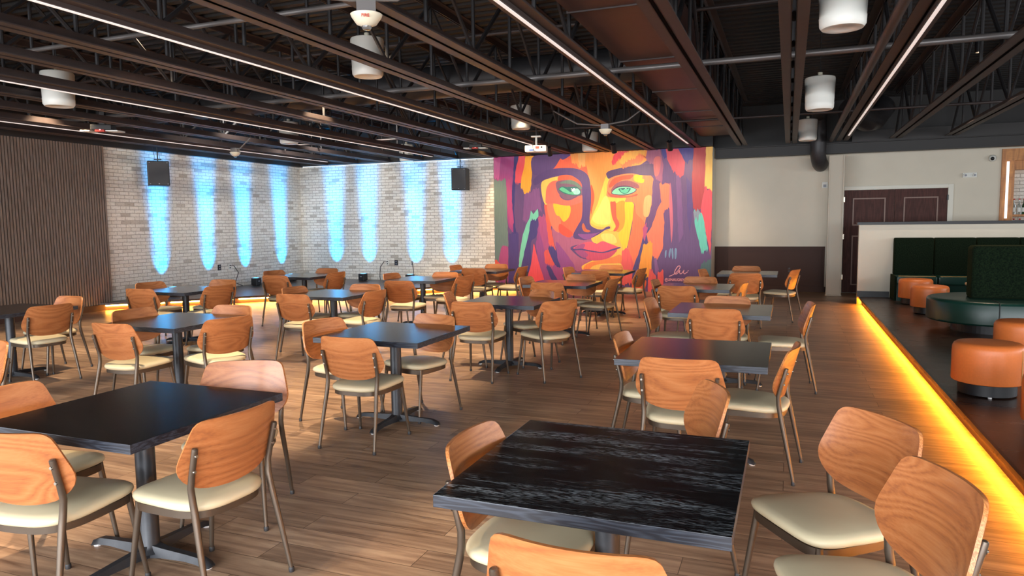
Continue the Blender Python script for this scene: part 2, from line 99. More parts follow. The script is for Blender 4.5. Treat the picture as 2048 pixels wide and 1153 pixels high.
def table_mat(name, pore_sheen):
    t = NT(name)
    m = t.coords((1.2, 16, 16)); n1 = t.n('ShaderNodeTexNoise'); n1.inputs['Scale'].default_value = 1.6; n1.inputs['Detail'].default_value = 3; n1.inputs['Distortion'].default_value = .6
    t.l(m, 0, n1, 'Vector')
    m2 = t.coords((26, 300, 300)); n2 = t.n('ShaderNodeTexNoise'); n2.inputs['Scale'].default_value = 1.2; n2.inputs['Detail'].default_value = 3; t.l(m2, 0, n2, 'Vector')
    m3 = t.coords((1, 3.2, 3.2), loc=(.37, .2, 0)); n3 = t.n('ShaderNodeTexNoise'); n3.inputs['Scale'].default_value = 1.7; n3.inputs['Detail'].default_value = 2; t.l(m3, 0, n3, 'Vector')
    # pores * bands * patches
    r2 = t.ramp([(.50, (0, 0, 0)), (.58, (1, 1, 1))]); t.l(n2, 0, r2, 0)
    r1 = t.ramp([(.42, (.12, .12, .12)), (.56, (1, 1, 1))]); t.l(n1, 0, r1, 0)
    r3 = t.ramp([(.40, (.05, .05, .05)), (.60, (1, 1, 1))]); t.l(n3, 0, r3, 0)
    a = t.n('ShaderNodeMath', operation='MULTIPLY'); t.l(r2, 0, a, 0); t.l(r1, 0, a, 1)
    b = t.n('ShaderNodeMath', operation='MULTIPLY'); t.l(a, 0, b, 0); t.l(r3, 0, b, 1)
    pale = (.27, .31, .34, 1) if pore_sheen else (.014, .015, .017, 1)  # pale tone paints window sheen into the pores of the front table
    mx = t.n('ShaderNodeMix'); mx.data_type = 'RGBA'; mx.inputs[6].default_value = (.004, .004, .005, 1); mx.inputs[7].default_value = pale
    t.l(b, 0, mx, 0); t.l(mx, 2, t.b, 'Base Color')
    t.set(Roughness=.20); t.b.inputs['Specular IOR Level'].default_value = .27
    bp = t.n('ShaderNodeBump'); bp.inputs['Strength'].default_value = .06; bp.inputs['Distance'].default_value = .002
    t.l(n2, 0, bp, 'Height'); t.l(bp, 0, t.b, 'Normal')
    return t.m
M['table'] = table_mat('black_stained_oak', False)
M['table_sheen'] = table_mat('black_stained_oak_pore_sheen', True)
M['table_edge'] = wood('black_oak_edge', [(.40, srgb('23272F')), (.70, srgb('3D444F'))], scale=(3, 9, 40), rings=2, rough=.38, perobj=False)

def floor_mat(name, cols, pw=.18, pl=1.22, rough=.34, gap=.0018, bump=.15):
    t = NT(name); m = t.coords()
    br = t.n('ShaderNodeTexBrick'); br.offset = .37; br.inputs['Scale'].default_value = 1
    br.inputs['Brick Width'].default_value = pl; br.inputs['Row Height'].default_value = pw; br.inputs['Mortar Size'].default_value = gap
    br.inputs['Color1'].default_value = (0, 0, 0, 1); br.inputs['Color2'].default_value = (1, 1, 1, 1); br.inputs['Mortar'].default_value = (.3, .3, .3, 1)
    t.l(m, 0, br, 'Vector')
    # grain moved per plank
    ad = t.n('ShaderNodeVectorMath', operation='MULTIPLY_ADD'); ad.inputs[1].default_value = (5, 9, 3)
    t.l(br, 'Color', ad, 0); t.l(m, 0, ad, 2)
    mp = t.n('ShaderNodeMapping'); mp.inputs['Scale'].default_value = (1.1, 13, 1); t.l(ad, 0, mp, 0)
    n1 = t.n('ShaderNodeTexNoise'); n1.inputs['Scale'].default_value = 1.6; n1.inputs['Detail'].default_value = 6; n1.inputs['Roughness'].default_value = .6; n1.inputs['Distortion'].default_value = .5
    t.l(mp, 0, n1, 'Vector')
    r = t.ramp([(.25, srgb(cols[0])), (.5, srgb(cols[1])), (.75, srgb(cols[2]))]); t.l(n1, 0, r, 0)
    hv = t.n('ShaderNodeHueSaturation'); mr = t.n('ShaderNodeMapRange'); mr.inputs['To Min'].default_value = .78; mr.inputs['To Max'].default_value = 1.18
    sp = t.n('ShaderNodeSeparateColor'); t.l(br, 'Color', sp, 0); t.l(sp, 0, mr, 0); t.l(mr, 0, hv, 'Value'); t.l(r, 0, hv, 'Color')
    mx = t.n('ShaderNodeMix'); mx.data_type = 'RGBA'; mx.inputs[7].default_value = srgb('4A3628'); t.l(br, 'Fac', mx, 0); t.l(hv, 0, mx, 6)
    t.l(mx, 2, t.b, 'Base Color')
    rr = t.n('ShaderNodeMapRange'); rr.inputs['To Min'].default_value = rough - .05; rr.inputs['To Max'].default_value = rough + .12; t.l(n1, 0, rr, 0); t.l(rr, 0, t.b, 'Roughness')
    bp = t.n('ShaderNodeBump'); bp.inputs['Strength'].default_value = bump; bp.inputs['Distance'].default_value = .003
    t.l(n1, 0, bp, 'Height'); t.l(bp, 0, t.b, 'Normal')
    return t.m
M['floor'] = floor_mat('vinyl_plank_floor', ('6E5443', 'A4846A', 'CAAA8A'))
M['deck'] = floor_mat('dark_platform_boards', ('2A1C18', '3C2920', '4E382C'), rough=.26)

def brick_mat(name, axis):
    t = NT(name); c = t.n('ShaderNodeTexCoord'); sp = t.n('ShaderNodeSeparateXYZ'); cb = t.n('ShaderNodeCombineXYZ')
    t.l(c, 'Object', sp, 0); t.l(sp, axis, cb, 0); t.l(sp, 2, cb, 1)
    br = t.n('ShaderNodeTexBrick'); br.inputs['Scale'].default_value = 1; br.inputs['Brick Width'].default_value = .225; br.inputs['Row Height'].default_value = .075
    br.inputs['Mortar Size'].default_value = .006; br.inputs['Mortar Smooth'].default_value = .25
    br.inputs['Color1'].default_value = (0, 0, 0, 1); br.inputs['Color2'].default_value = (1, 1, 1, 1); br.inputs['Mortar'].default_value = (.5, .5, .5, 1)
    t.l(cb, 0, br, 'Vector')
    r = t.ramp([(0, srgb('BBB4A8')), (.06, srgb('CBC4B8')), (.09, srgb('E4E0D6')), (.6, srgb('ECE9E0')), (1, srgb('E0DCD1'))]); t.l(br, 'Color', r, 0)
    nz = t.n('ShaderNodeTexNoise'); nz.inputs['Scale'].default_value = 26; nz.inputs['Detail'].default_value = 6; t.l(cb, 0, nz, 'Vector')
    rn = t.ramp([(.34, srgb('8A8174')), (.50, (1, 1, 1))]); t.l(nz, 0, rn, 0)
    mu = t.n('ShaderNodeMix'); mu.data_type = 'RGBA'; mu.blend_type = 'MULTIPLY'; mu.inputs[0].default_value = .25; t.l(r, 0, mu, 6); t.l(rn, 0, mu, 7)
    mx = t.n('ShaderNodeMix'); mx.data_type = 'RGBA'; mx.inputs[7].default_value = srgb('ABA599'); t.l(br, 'Fac', mx, 0); t.l(mu, 2, mx, 6)
    t.l(mx, 2, t.b, 'Base Color'); t.set(Roughness=.8)
    iv = t.n('ShaderNodeMath', operation='MULTIPLY_ADD'); iv.inputs[1].default_value = -1; t.l(br, 'Fac', iv, 0)
    n2 = t.n('ShaderNodeMath', operation='MULTIPLY_ADD'); n2.inputs[1].default_value = .5; t.l(nz, 0, n2, 0); t.l(iv, 0, n2, 2); iv.inputs[2].default_value = 1
    bp = t.n('ShaderNodeBump'); bp.inputs['Strength'].default_value = .8; bp.inputs['Distance'].default_value = .012
    t.l(n2, 0, bp, 'Height'); t.l(bp, 0, t.b, 'Normal')
    return t.m
M['brickL'] = brick_mat('whitewashed_brick_side', 1)
M['brickB'] = brick_mat('whitewashed_brick_back', 0)
M['slat'] = wood('walnut_slat', [(.2, srgb('66564C')), (.8, srgb('8E7E72'))], scale=(30, 30, 2), rings=1.5, rough=.55, perobj=False)
M['slat_back'] = simple('felt_backing', '17120F', .9)
M['beige'] = simple('beige_wall_paint', 'D2CAB8', .75, noise=.02, nscale=3)
M['white_trim'] = simple('white_trim_paint', 'D9D6C8', .5)
M['brown_paint'] = simple('brown_wainscot_paint', '48352F', .65, spec=.2)
M['door'] = wood('dark_stained_door', [(.2, srgb('3A201B')), (.8, srgb('54312A'))], scale=(12, 12, 1.2), rings=2, rough=.55, perobj=False, spec=.2)
M['black'] = simple('black_ceiling_paint', '232120', .6)
M['steel'] = simple('bounce_tinted_steel_paint', '3C3230', .55, noise=.12, nscale=9)  # warm floor bounce mixed in as brown; the paint itself is black
M['steel_shade'] = simple('shaded_joist_paint', '222123', .6)  # darker copy of the joist paint, shade put into the webs
M['deckm'] = simple('black_roof_deck', '121112', .65)
M['duct'] = simple('dark_duct_paint', '2C2B2D', .5, noise=.1, nscale=5)
M['duct_bounce'] = simple('bounce_tinted_duct_paint', '4A3430', .5, noise=.08, nscale=6)  # brown stands for floor bounce on the black-painted duct
M['grey'] = simple('grey_conduit', '6C6866', .4, metal=.3)
M['white'] = simple('white_plastic', 'DCDCD4', .45)
M['cream'] = simple('cream_plastic', 'E2DCC4', .4)
M['blackp'] = simple('black_plastic', '15161A', .45)
M['grille'] = simple('speaker_grille', '2E2E31', .55, noise=.2, nscale=400)
M['red'] = simple('red_ink', 'C0382A', .6)
M['blueink'] = simple('blue_ink', '2E4A8A', .6)
M['dimlogo'] = simple('grey_badge', '8A8E96', .4)
M['orange'] = simple('orange_leather', 'DC7638', .42, noise=.04, nscale=60, bump=.04)
M['green'] = simple('green_leather', '0D342B', .34, noise=.05, nscale=40, bump=.03)
M['seam'] = simple('pale_piping', 'C89A5A', .5)
def velvet():
    t = NT('dark_green_velvet'); m = t.coords(); n = t.n('ShaderNodeTexNoise'); n.inputs['Scale'].default_value = 60; n.inputs['Detail'].default_value = 6; t.l(m, 0, n, 'Vector')
    r = t.ramp([(.35, srgb('09120C')), (.65, srgb('182416'))]); t.l(n, 0, r, 0); t.l(r, 0, t.b, 'Base Color'); t.set(Roughness=.95); t.b.inputs['Specular IOR Level'].default_value = .08
    t.b.inputs['Sheen Weight'].default_value = .12; t.b.inputs['Sheen Tint'].default_value = srgb('6E6A30'); return t.m
M['velvet'] = velvet()
M['bead_highlight'] = simple('door_bead_highlight', '7C5E50', .45)  # lighter than the door: edge highlights painted into the moulding
M['barwood'] = wood('honey_bar_wood', [(.2, srgb('9A5A22')), (.8, srgb('CE8A42'))], scale=(9, 9, 1.2), rings=2, rough=.4, perobj=False)
M['led'] = emit('white_led_diffuser', (1, .84, .76), LEDP)
M['amber'] = emit('amber_led', (1, .35, .02), AMB)
M['ambers'] = emit('amber_led_strip', (1, .42, .05), AMBS)
M['lamp'] = emit('warm_lamp', (1, .72, .42), 12)
M['bluelamp'] = emit('blue_lamp', (.05, .45, 1), 2)
M['redled'] = emit('red_led', (1, .15, .08), .8)
M['barled'] = emit('bar_led', (.9, .95, 1), .5)
def glassm(name, col, rough=.05):
    t = NT(name); t.b.inputs['Base Color'].default_value = srgb(col); t.set(Roughness=rough); t.b.inputs['Transmission Weight'].default_value = .9; return t.m
M['bottle'] = glassm('clear_bottle', 'DDE8E4'); M['bottleg'] = glassm('green_bottle', '3A5A3C')
M['strobe'] = glassm('strobe_lens', 'F2F2F2', .1)
M['pane'] = glassm('window_glass', 'FFFFFF', 0)

def mural_mat():
    t = NT('mural_paint'); a = t.n('ShaderNodeVertexColor'); a.layer_name = 'paint'
    m = t.coords((14, 1, 1.2)); n = t.n('ShaderNodeTexNoise'); n.inputs['Scale'].default_value = 3; n.inputs['Detail'].default_value = 5; t.l(m, 0, n, 'Vector')
    r = t.ramp([(.3, (.86, .84, .86)), (.7, (1, 1, 1))]); t.l(n, 0, r, 0)
    mx = t.n('ShaderNodeMix'); mx.data_type = 'RGBA'; mx.blend_type = 'MULTIPLY'; mx.inputs[0].default_value = 1; t.l(a, 0, mx, 6); t.l(r, 0, mx, 7)
    t.l(mx, 2, t.b, 'Base Color'); t.set(Roughness=.42); t.b.inputs['Specular IOR Level'].default_value = .35
    return t.m
M['mural'] = mural_mat()

# ------------------------------------------------------------------ mesh helpers
def box(bm, x0, y0, z0, x1, y1, z1):
    v = [bm.verts.new(p) for p in ((x0,y0,z0),(x1,y0,z0),(x1,y1,z0),(x0,y1,z0),(x0,y0,z1),(x1,y0,z1),(x1,y1,z1),(x0,y1,z1))]
    for f in ((3,2,1,0),(4,5,6,7),(0,1,5,4),(1,2,6,5),(2,3,7,6),(3,0,4,7)): bm.faces.new([v[i] for i in f])
    return v
def tube(bm, pts, rad, n=10, cap=True):
    pts = [Vector(p) for p in pts]; rs = rad if isinstance(rad, (list, tuple)) else [rad] * len(pts); rings = []
    up = None
    for i, p in enumerate(pts):
        d = (pts[min(i+1, len(pts)-1)] - pts[max(i-1, 0)]).normalized()
        if up is None: up = Vector((0, 0, 1)) if abs(d.z) < .9 else Vector((1, 0, 0))
        a = d.cross(up).normalized(); b = a.cross(d).normalized(); up = b
        rings.append([bm.verts.new(p + (a * math.cos(t) + b * math.sin(t)) * rs[i]) for t in [2 * PI * k / n for k in range(n)]])
    for r, q in zip(rings, rings[1:]):
        for k in range(n): bm.faces.new((r[k], r[(k+1) % n], q[(k+1) % n], q[k]))
    if cap: bm.faces.new(rings[0][::-1]); bm.faces.new(rings[-1])
def lathe(bm, prof, n=32, cx=0, cy=0, axis='Z'):
    rings = []
    for r, z in prof:
        if r < 1e-5: rings.append([bm.verts.new((cx, cy, z))])
        else: rings.append([bm.verts.new((cx + r * math.cos(2*PI*k/n), cy + r * math.sin(2*PI*k/n), z)) for k in range(n)])
    for a, b in zip(rings, rings[1:]):
        if len(a) == 1 and len(b) == 1: continue
        for k in range(n):
            k2 = (k + 1) % n
            if len(a) == 1: bm.faces.new((a[0], b[k], b[k2]))
            elif len(b) == 1: bm.faces.new((a[k], a[k2], b[0]))
            else: bm.faces.new((a[k], a[k2], b[k2], b[k]))
def prism(bm, poly, z0, z1):
    a = [bm.verts.new((x, y, z0)) for x, y in poly]; b = [bm.verts.new((x, y, z1)) for x, y in poly]; n = len(poly)
    bm.faces.new(a[::-1]); bm.faces.new(b)
    for k in range(n): bm.faces.new((a[k], a[(k+1) % n], b[(k+1) % n], b[k]))
def mesh(name, fn, mat, smooth=False, bevel=0., seg=2):
    bm = bmesh.new(); fn(bm)
    bmesh.ops.recalc_face_normals(bm, faces=bm.faces[:])
    if bevel:
        es = [e for e in bm.edges if len(e.link_faces) == 2 and e.calc_face_angle(0) > .6]
        bmesh.ops.bevel(bm, geom=es, offset=bevel, segments=seg, affect='EDGES', profile=.6, clamp_overlap=True)
    me = bpy.data.meshes.new(name); bm.to_mesh(me); bm.free()
    for m in (mat if isinstance(mat, (list, tuple)) else [mat]): me.materials.append(m)
    if smooth:
        for p in me.polygons: p.use_smooth = True
        try: me.set_sharp_from_angle(angle=.7)
        except Exception: pass
    return me
def obj(name, me, parent=None, loc=(0,0,0), rz=0, label=None, cat=None, group=None, kind=None):
    o = bpy.data.objects.new(name, me); C.objects.link(o); o.location = loc; o.rotation_euler = (0, 0, rz)
    if parent: o.parent = parent
    if label: o['label'] = label
    if cat: o['category'] = cat
    if group: o['group'] = group
    if kind: o['kind'] = kind
    return o
def part(name, fn, mat, parent, **k):
    return obj(name, mesh(name, fn, mat, k.pop('smooth', False), k.pop('bevel', 0), k.pop('seg', 2)), parent, **k)
def thing(name, label, cat, loc=(0,0,0), rz=0, group=None):
    return obj(name, None, None, loc, rz, label, cat, group)
def struct(name, fn, mat, label, **k):
    return part(name, fn, mat, None, kind='structure', label=label, cat=k.pop('cat', 'room surface'), **k)
def dup(o, parent=None, loc=None, rz=None, label=None, group=None):
    c = o.copy(); C.objects.link(c)
    if parent: c.parent = parent
    if loc is not None: c.location = loc
    if rz is not None: c.rotation_euler = (0, 0, rz)
    if label: c['label'] = label
    if group: c['group'] = group
    for ch in list(o.children): dup(ch, c)
    return c
bx = lambda *a: (lambda bm: box(bm, *a))
tb = lambda pts, r, n=10: (lambda bm: tube(bm, pts, r, n))
lt = lambda prof, n=32: (lambda bm: lathe(bm, prof, n))

# ------------------------------------------------------------------ the room
XL, YB, YW, XR, YR = -12.9, 16.65, 17.45, 9.0, -3.6     # left wall, mural/brick plane, beige wall, right wall, rear wall
ZC, ZD = 3.28, 4.25                                      # joist underside, roof deck
PH = .15                                                 # stage and platform height
struct('floor', bx(XL-.2, YR-.2, -.12, XR+.2, YW+1.2, 0), M['floor'], 'brown wood plank floor running under all the tables', cat='floor')
def roof(bm):
    n = 0; y = YR
    pr = []
    while y < YW + 1.2:
        pr += [(y, ZD), (y+.09, ZD), (y+.12, ZD+.05), (y+.18, ZD+.05), (y+.21, ZD)]; y += .21
    a = [bm.verts.new((XL-.2, p, z)) for p, z in pr]; b = [bm.verts.new((XR+.2, p, z)) for p, z in pr]
    for k in range(len(pr)-1): bm.faces.new((a[k], a[k+1], b[k+1], b[k]))
    box(bm, XL-.2, YR-.2, ZD+.06, XR+.2, YW+1.2, ZD+.2)
struct('ceiling', roof, M['deckm'], 'black corrugated metal roof deck above the joists', cat='ceiling')
struct('wall_left', bx(XL-.2, YR, 0, XL, YB+.2, ZC), M['brickL'], 'whitewashed brick side wall with blue wall-wash lights', cat='wall')
struct('wall_back', bx(XL, YB, 0, -6.965, YB+.2, ZC), M['brickB'], 'whitewashed brick back wall behind the stage left of the mural', cat='wall')
struct('wall_right', bx(XR, YR, 0, XR+.2, YW+1, ZD), M['beige'], 'beige wall at the far right', cat='wall')
struct('wall_beige', lambda bm: (box(bm, -1.7, YW, 0, 4.05, YW+.2, ZC+.02), box(bm, 4.05, YW, 3.04, XR, YW+.2, ZC+.02)), M['beige'], 'beige painted back wall between the mural and the bar', cat='wall')
struct('trim_1', lambda bm: (box(bm, XL-.2, YR, ZC, XL+.12, YB, ZD), box(bm, XL, YB-.12, ZC+.03, -1.62, YB+.2, ZD)), M['black'], 'black band above the brick walls', cat='trim')
struct('trim_2', lambda bm: box(bm, XL, YR, 0, XL+.14, 10.42, .12), M['brown_paint'], 'dark brown baseboard under the slat wall', cat='trim')
struct('trim_3', bx(-1.7, YW-.012, ZC+.02, XR, YW+.0, ZD), M['black'], 'black band above the beige wall', cat='trim')

def slats(bm):
    y = 1.0
    while y < 10.4:
        box(bm, XL+.05, y, .12, XL+.09, y+.036, ZC); y += .0555
sp = thing('slat_wall_panel', 'tall brown vertical wood slat panel on the left wall', 'wall panel', (0,0,0))
part('slat', slats, M['slat'], sp); part('backing_board', bx(XL+.002, 1.0, .12, XL+.052, 10.42, ZC), M['slat_back'], sp)

# wainscot on the beige wall
def wains(bm):
    box(bm, -1.7, YW-.02, .14, .76, YW, .998); box(bm, -1.7, YW-.045, 1.0, .76, YW, 1.035); box(bm, -1.7, YW-.035, 0, .76, YW, .139)
    for x0, x1 in ((-1.6, -1.42), (-1.36, -.25), (-.17, .70)):
        for a in ((x0, .22, x1, .245), (x0, .905, x1, .93), (x0, .246, x0+.025, .904), (x1-.025, .246, x1, .904)): box(bm, a[0], YW-.034, a[1], a[2], YW-.0195, a[3])
struct('trim_4', wains, M['brown_paint'], 'dark brown panelled wainscot below the beige wall', cat='trim')
struct('baseboard_back', lambda bm: (box(bm, .76, YW-.015, 0, 1.09, YW, .12), box(bm, 3.2, YW-.015, 0, 4.05, YW, .12)), M['brown_paint'], 'dark baseboard on the beige wall', cat='trim')

# mural panel
mu = thing('mural_wall_panel', 'huge colourful painted mural of a face with green eyes', 'mural', (0,0,0))
part('wall_block', bx(-6.965, YB+.002, 0, -1.70, YW-.002, ZC+.02), M['white_trim'], mu)
part('white_corner_edge', bx(-1.70, YB+.002, 0, -1.632, YW-.05, ZC+.02), M['white_trim'], mu)
def mural(bm):
    lay = bm.loops.layers.float_color.new('paint')
    def cr(P, n=4):
        o = []; m = len(P)
        for i in range(m):
            a, b, d, e = [Vector(P[(i+k) % m]) for k in (-1, 0, 1, 2)]
            for j in range(n):
                t = j / n; q = .5 * ((2*b) + (-a+d)*t + (2*a-5*b+4*d-e)*t*t + (-a+3*b-3*d+e)*t**3)
                o.append((min(max(q.x, -6.965), -1.634), min(max(q.y, 0), 3.3)))
        return o
    for i, (col, kind, P) in enumerate(MURAL):
        rnd = random.Random(i)
        if kind == 'r': Q = P
        elif kind != 'b': Q = cr(P)
        else:                                    # brush stroke: soft sides, ragged bristle ends
            Q = []; m = len(P)
            for k in range(m):
                a, b = Vector(P[k]), Vector(P[(k+1) % m]); d = b - a
                if abs(d.y) < abs(d.x) * 1.1 and d.length > .05:
                    n = max(3, int(d.length / .018)); sg = -1 if sum(p[1] for p in P)/m > (a.y+b.y)/2 else 1
                    for j in range(n):
                        t = (j + rnd.uniform(-.3, .3)*(j > 0)) / n; Q.append((a + d*t + Vector((0, sg*rnd.uniform(-.01, .075)*(j > 0))))[:])
                else:
                    Q.append(a[:])
                    n = max(2, int(d.length / .08)); nn = Vector((-d.y, d.x)).normalized() if d.length else Vector((0, 0))
                    for j in range(1, n): Q.append((a + d*(j/n) + nn*rnd.uniform(-.008, .008))[:])
            Q = [(min(max(x, -6.965), -1.634), min(max(z, 0), 3.3)) for x, z in Q]
        y = YB - .00018 * (i + 1); c = srgb(col)
        out = [];
        for q in Q:
            if not out or (abs(q[0]-out[-1][0]) + abs(q[1]-out[-1][1])) > 1e-4: out.append(q)
        vs = [bm.verts.new((x, y, z)) for x, z in out]
        try: f = bm.faces.new(vs)
        except Exception: continue
        bm.normal_update()
        tri = bmesh.ops.triangulate(bm, faces=[f], ngon_method='EAR_CLIP')['faces']
        for g in tri:
            for l in g.loops: l[lay] = c
part('painting', mural, M['mural'], mu)
def ribbon(bm, pts, r, y):
    pts = [Vector((a, y, b)) for a, b in pts]; out = []
    for i in range(len(pts)-1):
        a, b, d, e = pts[max(i-1,0)], pts[i], pts[i+1], pts[min(i+2,len(pts)-1)]
        for j in range(5):
            t = j/5; out.append(.5*((2*b)+(-a+d)*t+(2*a-5*b+4*d-e)*t*t+(-a+3*b-3*d+e)*t**3))
    out.append(pts[-1])
    vs = []
    for i, p in enumerate(out):
        d = (out[min(i+1,len(out)-1)] - out[max(i-1,0)]).normalized(); n = Vector((-d.z, 0, d.x)) * r
        vs.append((bm.verts.new(p+n), bm.verts.new(p-n)))
    for a, b in zip(vs, vs[1:]): bm.faces.new((a[0], a[1], b[1], b[0]))
M['pink'] = simple('pink_signature_paint', 'F0A6B4', .5)
YS = YB - .00018 * (len(MURAL) + 8)
part('signature', lambda bm: (ribbon(bm, SIGN, .009, YS), box(bm, DOT[0]-.01, YS-.001, DOT[1]-.01, DOT[0]+.01, YS, DOT[1]+.01)), M['pink'], mu, label='pink handwritten signature')
def text(name, body, size, loc, rot, mat, parent, align='LEFT', sx=1, label=None, bold=.02):
    cu = bpy.data.curves.new(name, 'FONT'); cu.body = body; cu.size = size; cu.align_x = align; cu.extrude = .001; cu.offset = size * bold
    o = bpy.data.objects.new(name, cu); C.objects.link(o); dg = bpy.context.evaluated_depsgraph_get()
    me = bpy.data.meshes.new_from_object(o.evaluated_get(dg)); bpy.data.objects.remove(o); me.materials.append(mat)
    t = bpy.data.objects.new(name, me); C.objects.link(t); t.location = loc; t.rotation_euler = rot; t.scale = (sx, 1, 1); t.parent = parent
    if label: t['label'] = label
    return t
text('handle_lettering', '@LENAUGREY', .088, (-2.677, YS-.001, .262), (PI/2, 0, 0), M['pink'], mu, sx=.78, label='pink capital lettering', bold=.035)

# stage in the corner, front edge at 45 degrees
SX = -6.3
def stg(bm): prism(bm, [(XL+.001, 10.15), (-6.35, YB-.13+.0), (-6.35, YB-.07), (XL+.001, YB-.07)], PH-.05, PH)
K0 = (XL+.002, 10.05); K1 = (-6.32, YB-.072)
dv = (Vector(K1)-Vector(K0)).normalized(); nv = Vector((dv.y, -dv.x))
st = thing('corner_stage', 'low dark corner stage with glowing amber edge in front of the brick walls', 'stage')
part('stage_floor', lambda bm: prism(bm, [K0, K1, (XL+.002, YB-.072)], PH-.045, PH), M['deck'], st)
def off(p, d, e=0): return (p[0] - nv.x*d + dv.x*e, p[1] - nv.y*d + dv.y*e)
part('riser', lambda bm: prism(bm, [off(K0, .05, .06), off(K1, .05, -.06), off(K1, .10, -.06), off(K0, .10, .06)], 0, PH-.045), M['brown_paint'], st)
def strip(bm):
    L = (Vector(K1)-Vector(K0)).length; n = 7
    for k in range(n):
        a = L*k/n + .06; b = L*(k+1)/n - .05
        p = Vector(K0) + dv*a; q = Vector(K0) + dv*b
        prism(bm, [off(p, .012), off(q, .012), off(q, .045), off(p, .045)], PH-.068, PH-.046)
part('led_strip', strip, M['ambers'], st, label='amber light strip under the stage edge')

# raised platform on the right
PX = 1.285; PYB = 15.12
pf = thing('raised_platform', 'low dark platform with amber glowing edge along the right side', 'platform')
part('platform_floor', bx(PX, YR+.01, PH-.045, XR-.01, PYB-.016, PH), M['deck'], pf)
part('riser', bx(PX+.045, YR+.01, 0, PX+.075, PYB-.02, PH-.045), M['brown_paint'], pf)
part('metal_nosing', bx(PX-.006, YR+.01, PH-.02, PX+.02, PYB-.016, PH+.001), simple('dark_nosing', '241F1E', .3, metal=.5), pf)
part('led_strip', bx(PX+.030, YR+.02, PH-.077, PX+.0445, PYB-.03, PH-.047), M['amber'], pf, label='hidden amber light strip under the platform edge')
part('corner_post', bx(PX-.04, PYB-.03, 0, PX-.007, PYB-.0, PH), simple('amber_corner', 'C89A2A', .3, metal=.4), pf)

# half wall on the platform
hw = thing('half_wall', 'pale half wall with black cap behind the green booth', 'partition wall')
part('wall_body', bx(1.25, PYB+.0, 0, XR-.01, PYB+.14, 1.53), M['beige'], hw)
part('cap', bx(1.215, PYB-.03, 1.53, XR-.01, PYB+.17, 1.585), M['blackp'], hw, bevel=.004)
part('baseboard', bx(1.25, PYB-.015, PH, 1.80, PYB, PH+.11), M['blackp'], hw)

# steel column in front of the beige wall
col_ = thing('steel_column', 'beige painted steel column at the end of the platform wall', 'column', (.915, 16.75, 0))
part('shaft', lambda bm: (box(bm, -.15, -.07, 0, -.125, .09, 3.0), box(bm, .125, -.07, 0, .15, .09, 3.0), box(bm, -.126, -.05, 0, .126, -.02, 3.0)), simple('column_paint', 'B5AC9A', .5), col_, bevel=.003)
part('base_plate', bx(-.16, -.085, 0, .16, .1, .02), simple('column_base_paint', 'B5AC9A', .5), col_)

# double doors
def leaf(x0, x1, hinge):
    d = thing('x', '', '')
    return d
dr = obj('door_1', mesh('door_1', lambda bm: (box(bm, 1.02, YW-.06, 0, 1.12, YW, 2.36), box(bm, 3.11, YW-.06, 0, 3.21, YW, 2.36), box(bm, 1.12, YW-.06, 2.28, 3.11, YW, 2.36)), M['white_trim'], bevel=.006), None, kind='structure', label='white framed double doorway in the beige wall', cat='door')
for x0, x1 in ((1.125, 2.11), (2.118, 3.105)):
    lf = part('door_leaf', bx(x0, YW-.05, .01, x1, YW-.005, 2.275), M['door'], dr)
    def pan(bm):
        for z0, z1 in ((.18, 1.28), (1.5, 2.1)):
            a, b = x0+.17, x1-.17; w = .025
            for q in ((a, z0, b, z0+w), (a, z1-w, b, z1), (a, z0+w+.001, a+w, z1-w-.001), (b-w, z0+w+.001, b, z1-w-.001)): box(bm, q[0], YW-.068, q[1], q[2], YW-.0495, q[3])
    part('moulding', pan, M['bead_highlight'], lf)
for z in (.3, 1.2, 2.02):
    part('hinge', bx(1.10, YW-.075, z, 1.135, YW-.05, z+.11), simple('silver_hinge', 'B0A898', .3, metal=.9), dr)
part('hinge', bx(3.09, YW-.075, 2.02, 3.12, YW-.05, 2.13), M['blackp'], dr)

# bar corner at the far right
bar = thing('bar_back_shelving', 'honey coloured wooden bar surround with shelves at the right edge', 'bar shelving')
part('post', bx(4.05, YW-.04, 0, 4.28, YW+.3, 2.80), M['barwood'], bar)
part('header', bx(4.05, YW-.06, 2.80, XR-.01, YW+.3, 3.04), M['barwood'], bar)
part('inner_header', bx(4.28, YW+.06, 2.62, XR-.01, YW+.3, 2.80), M['barwood'], bar)
part('tiled_back', bx(4.28, YW+.45, 0, XR, YW+.5, 2.8), M['brickB'], bar)
part('shelf', bx(4.28, YW+.06, 1.655, XR-.01, YW+.44, 1.70), M['barwood'], bar); part('shelf', bx(4.28, YW+.06, 1.25, XR-.01, YW+.44, 1.29), M['barwood'], bar)
part('vertical_light', bx(4.135, YW-.075, 1.62, 4.175, YW-.04, 2.78), M['barled'], bar, label='slim white vertical light')
bprof = [(0, 0), (.036, 0), (.038, .01), (.038, .17), (.03, .2), (.013, .23), (.013, .29), (.015, .292), (.015, .31), (0, .31)]
bme = mesh('bottle', lt(bprof, 16), M['bottle'], True); bme2 = mesh('bottle', lt(bprof, 16), M['bottleg'], True); cme = mesh('bottle_cap', lt([(0,.295),(.0165,.295),(.0165,.325),(0,.325)], 12), M['red']); lme = mesh('bottle_label', lt([(.0385,.05),(.0392,.05),(.0392,.14),(.0385,.14)], 16), M['white'], True)
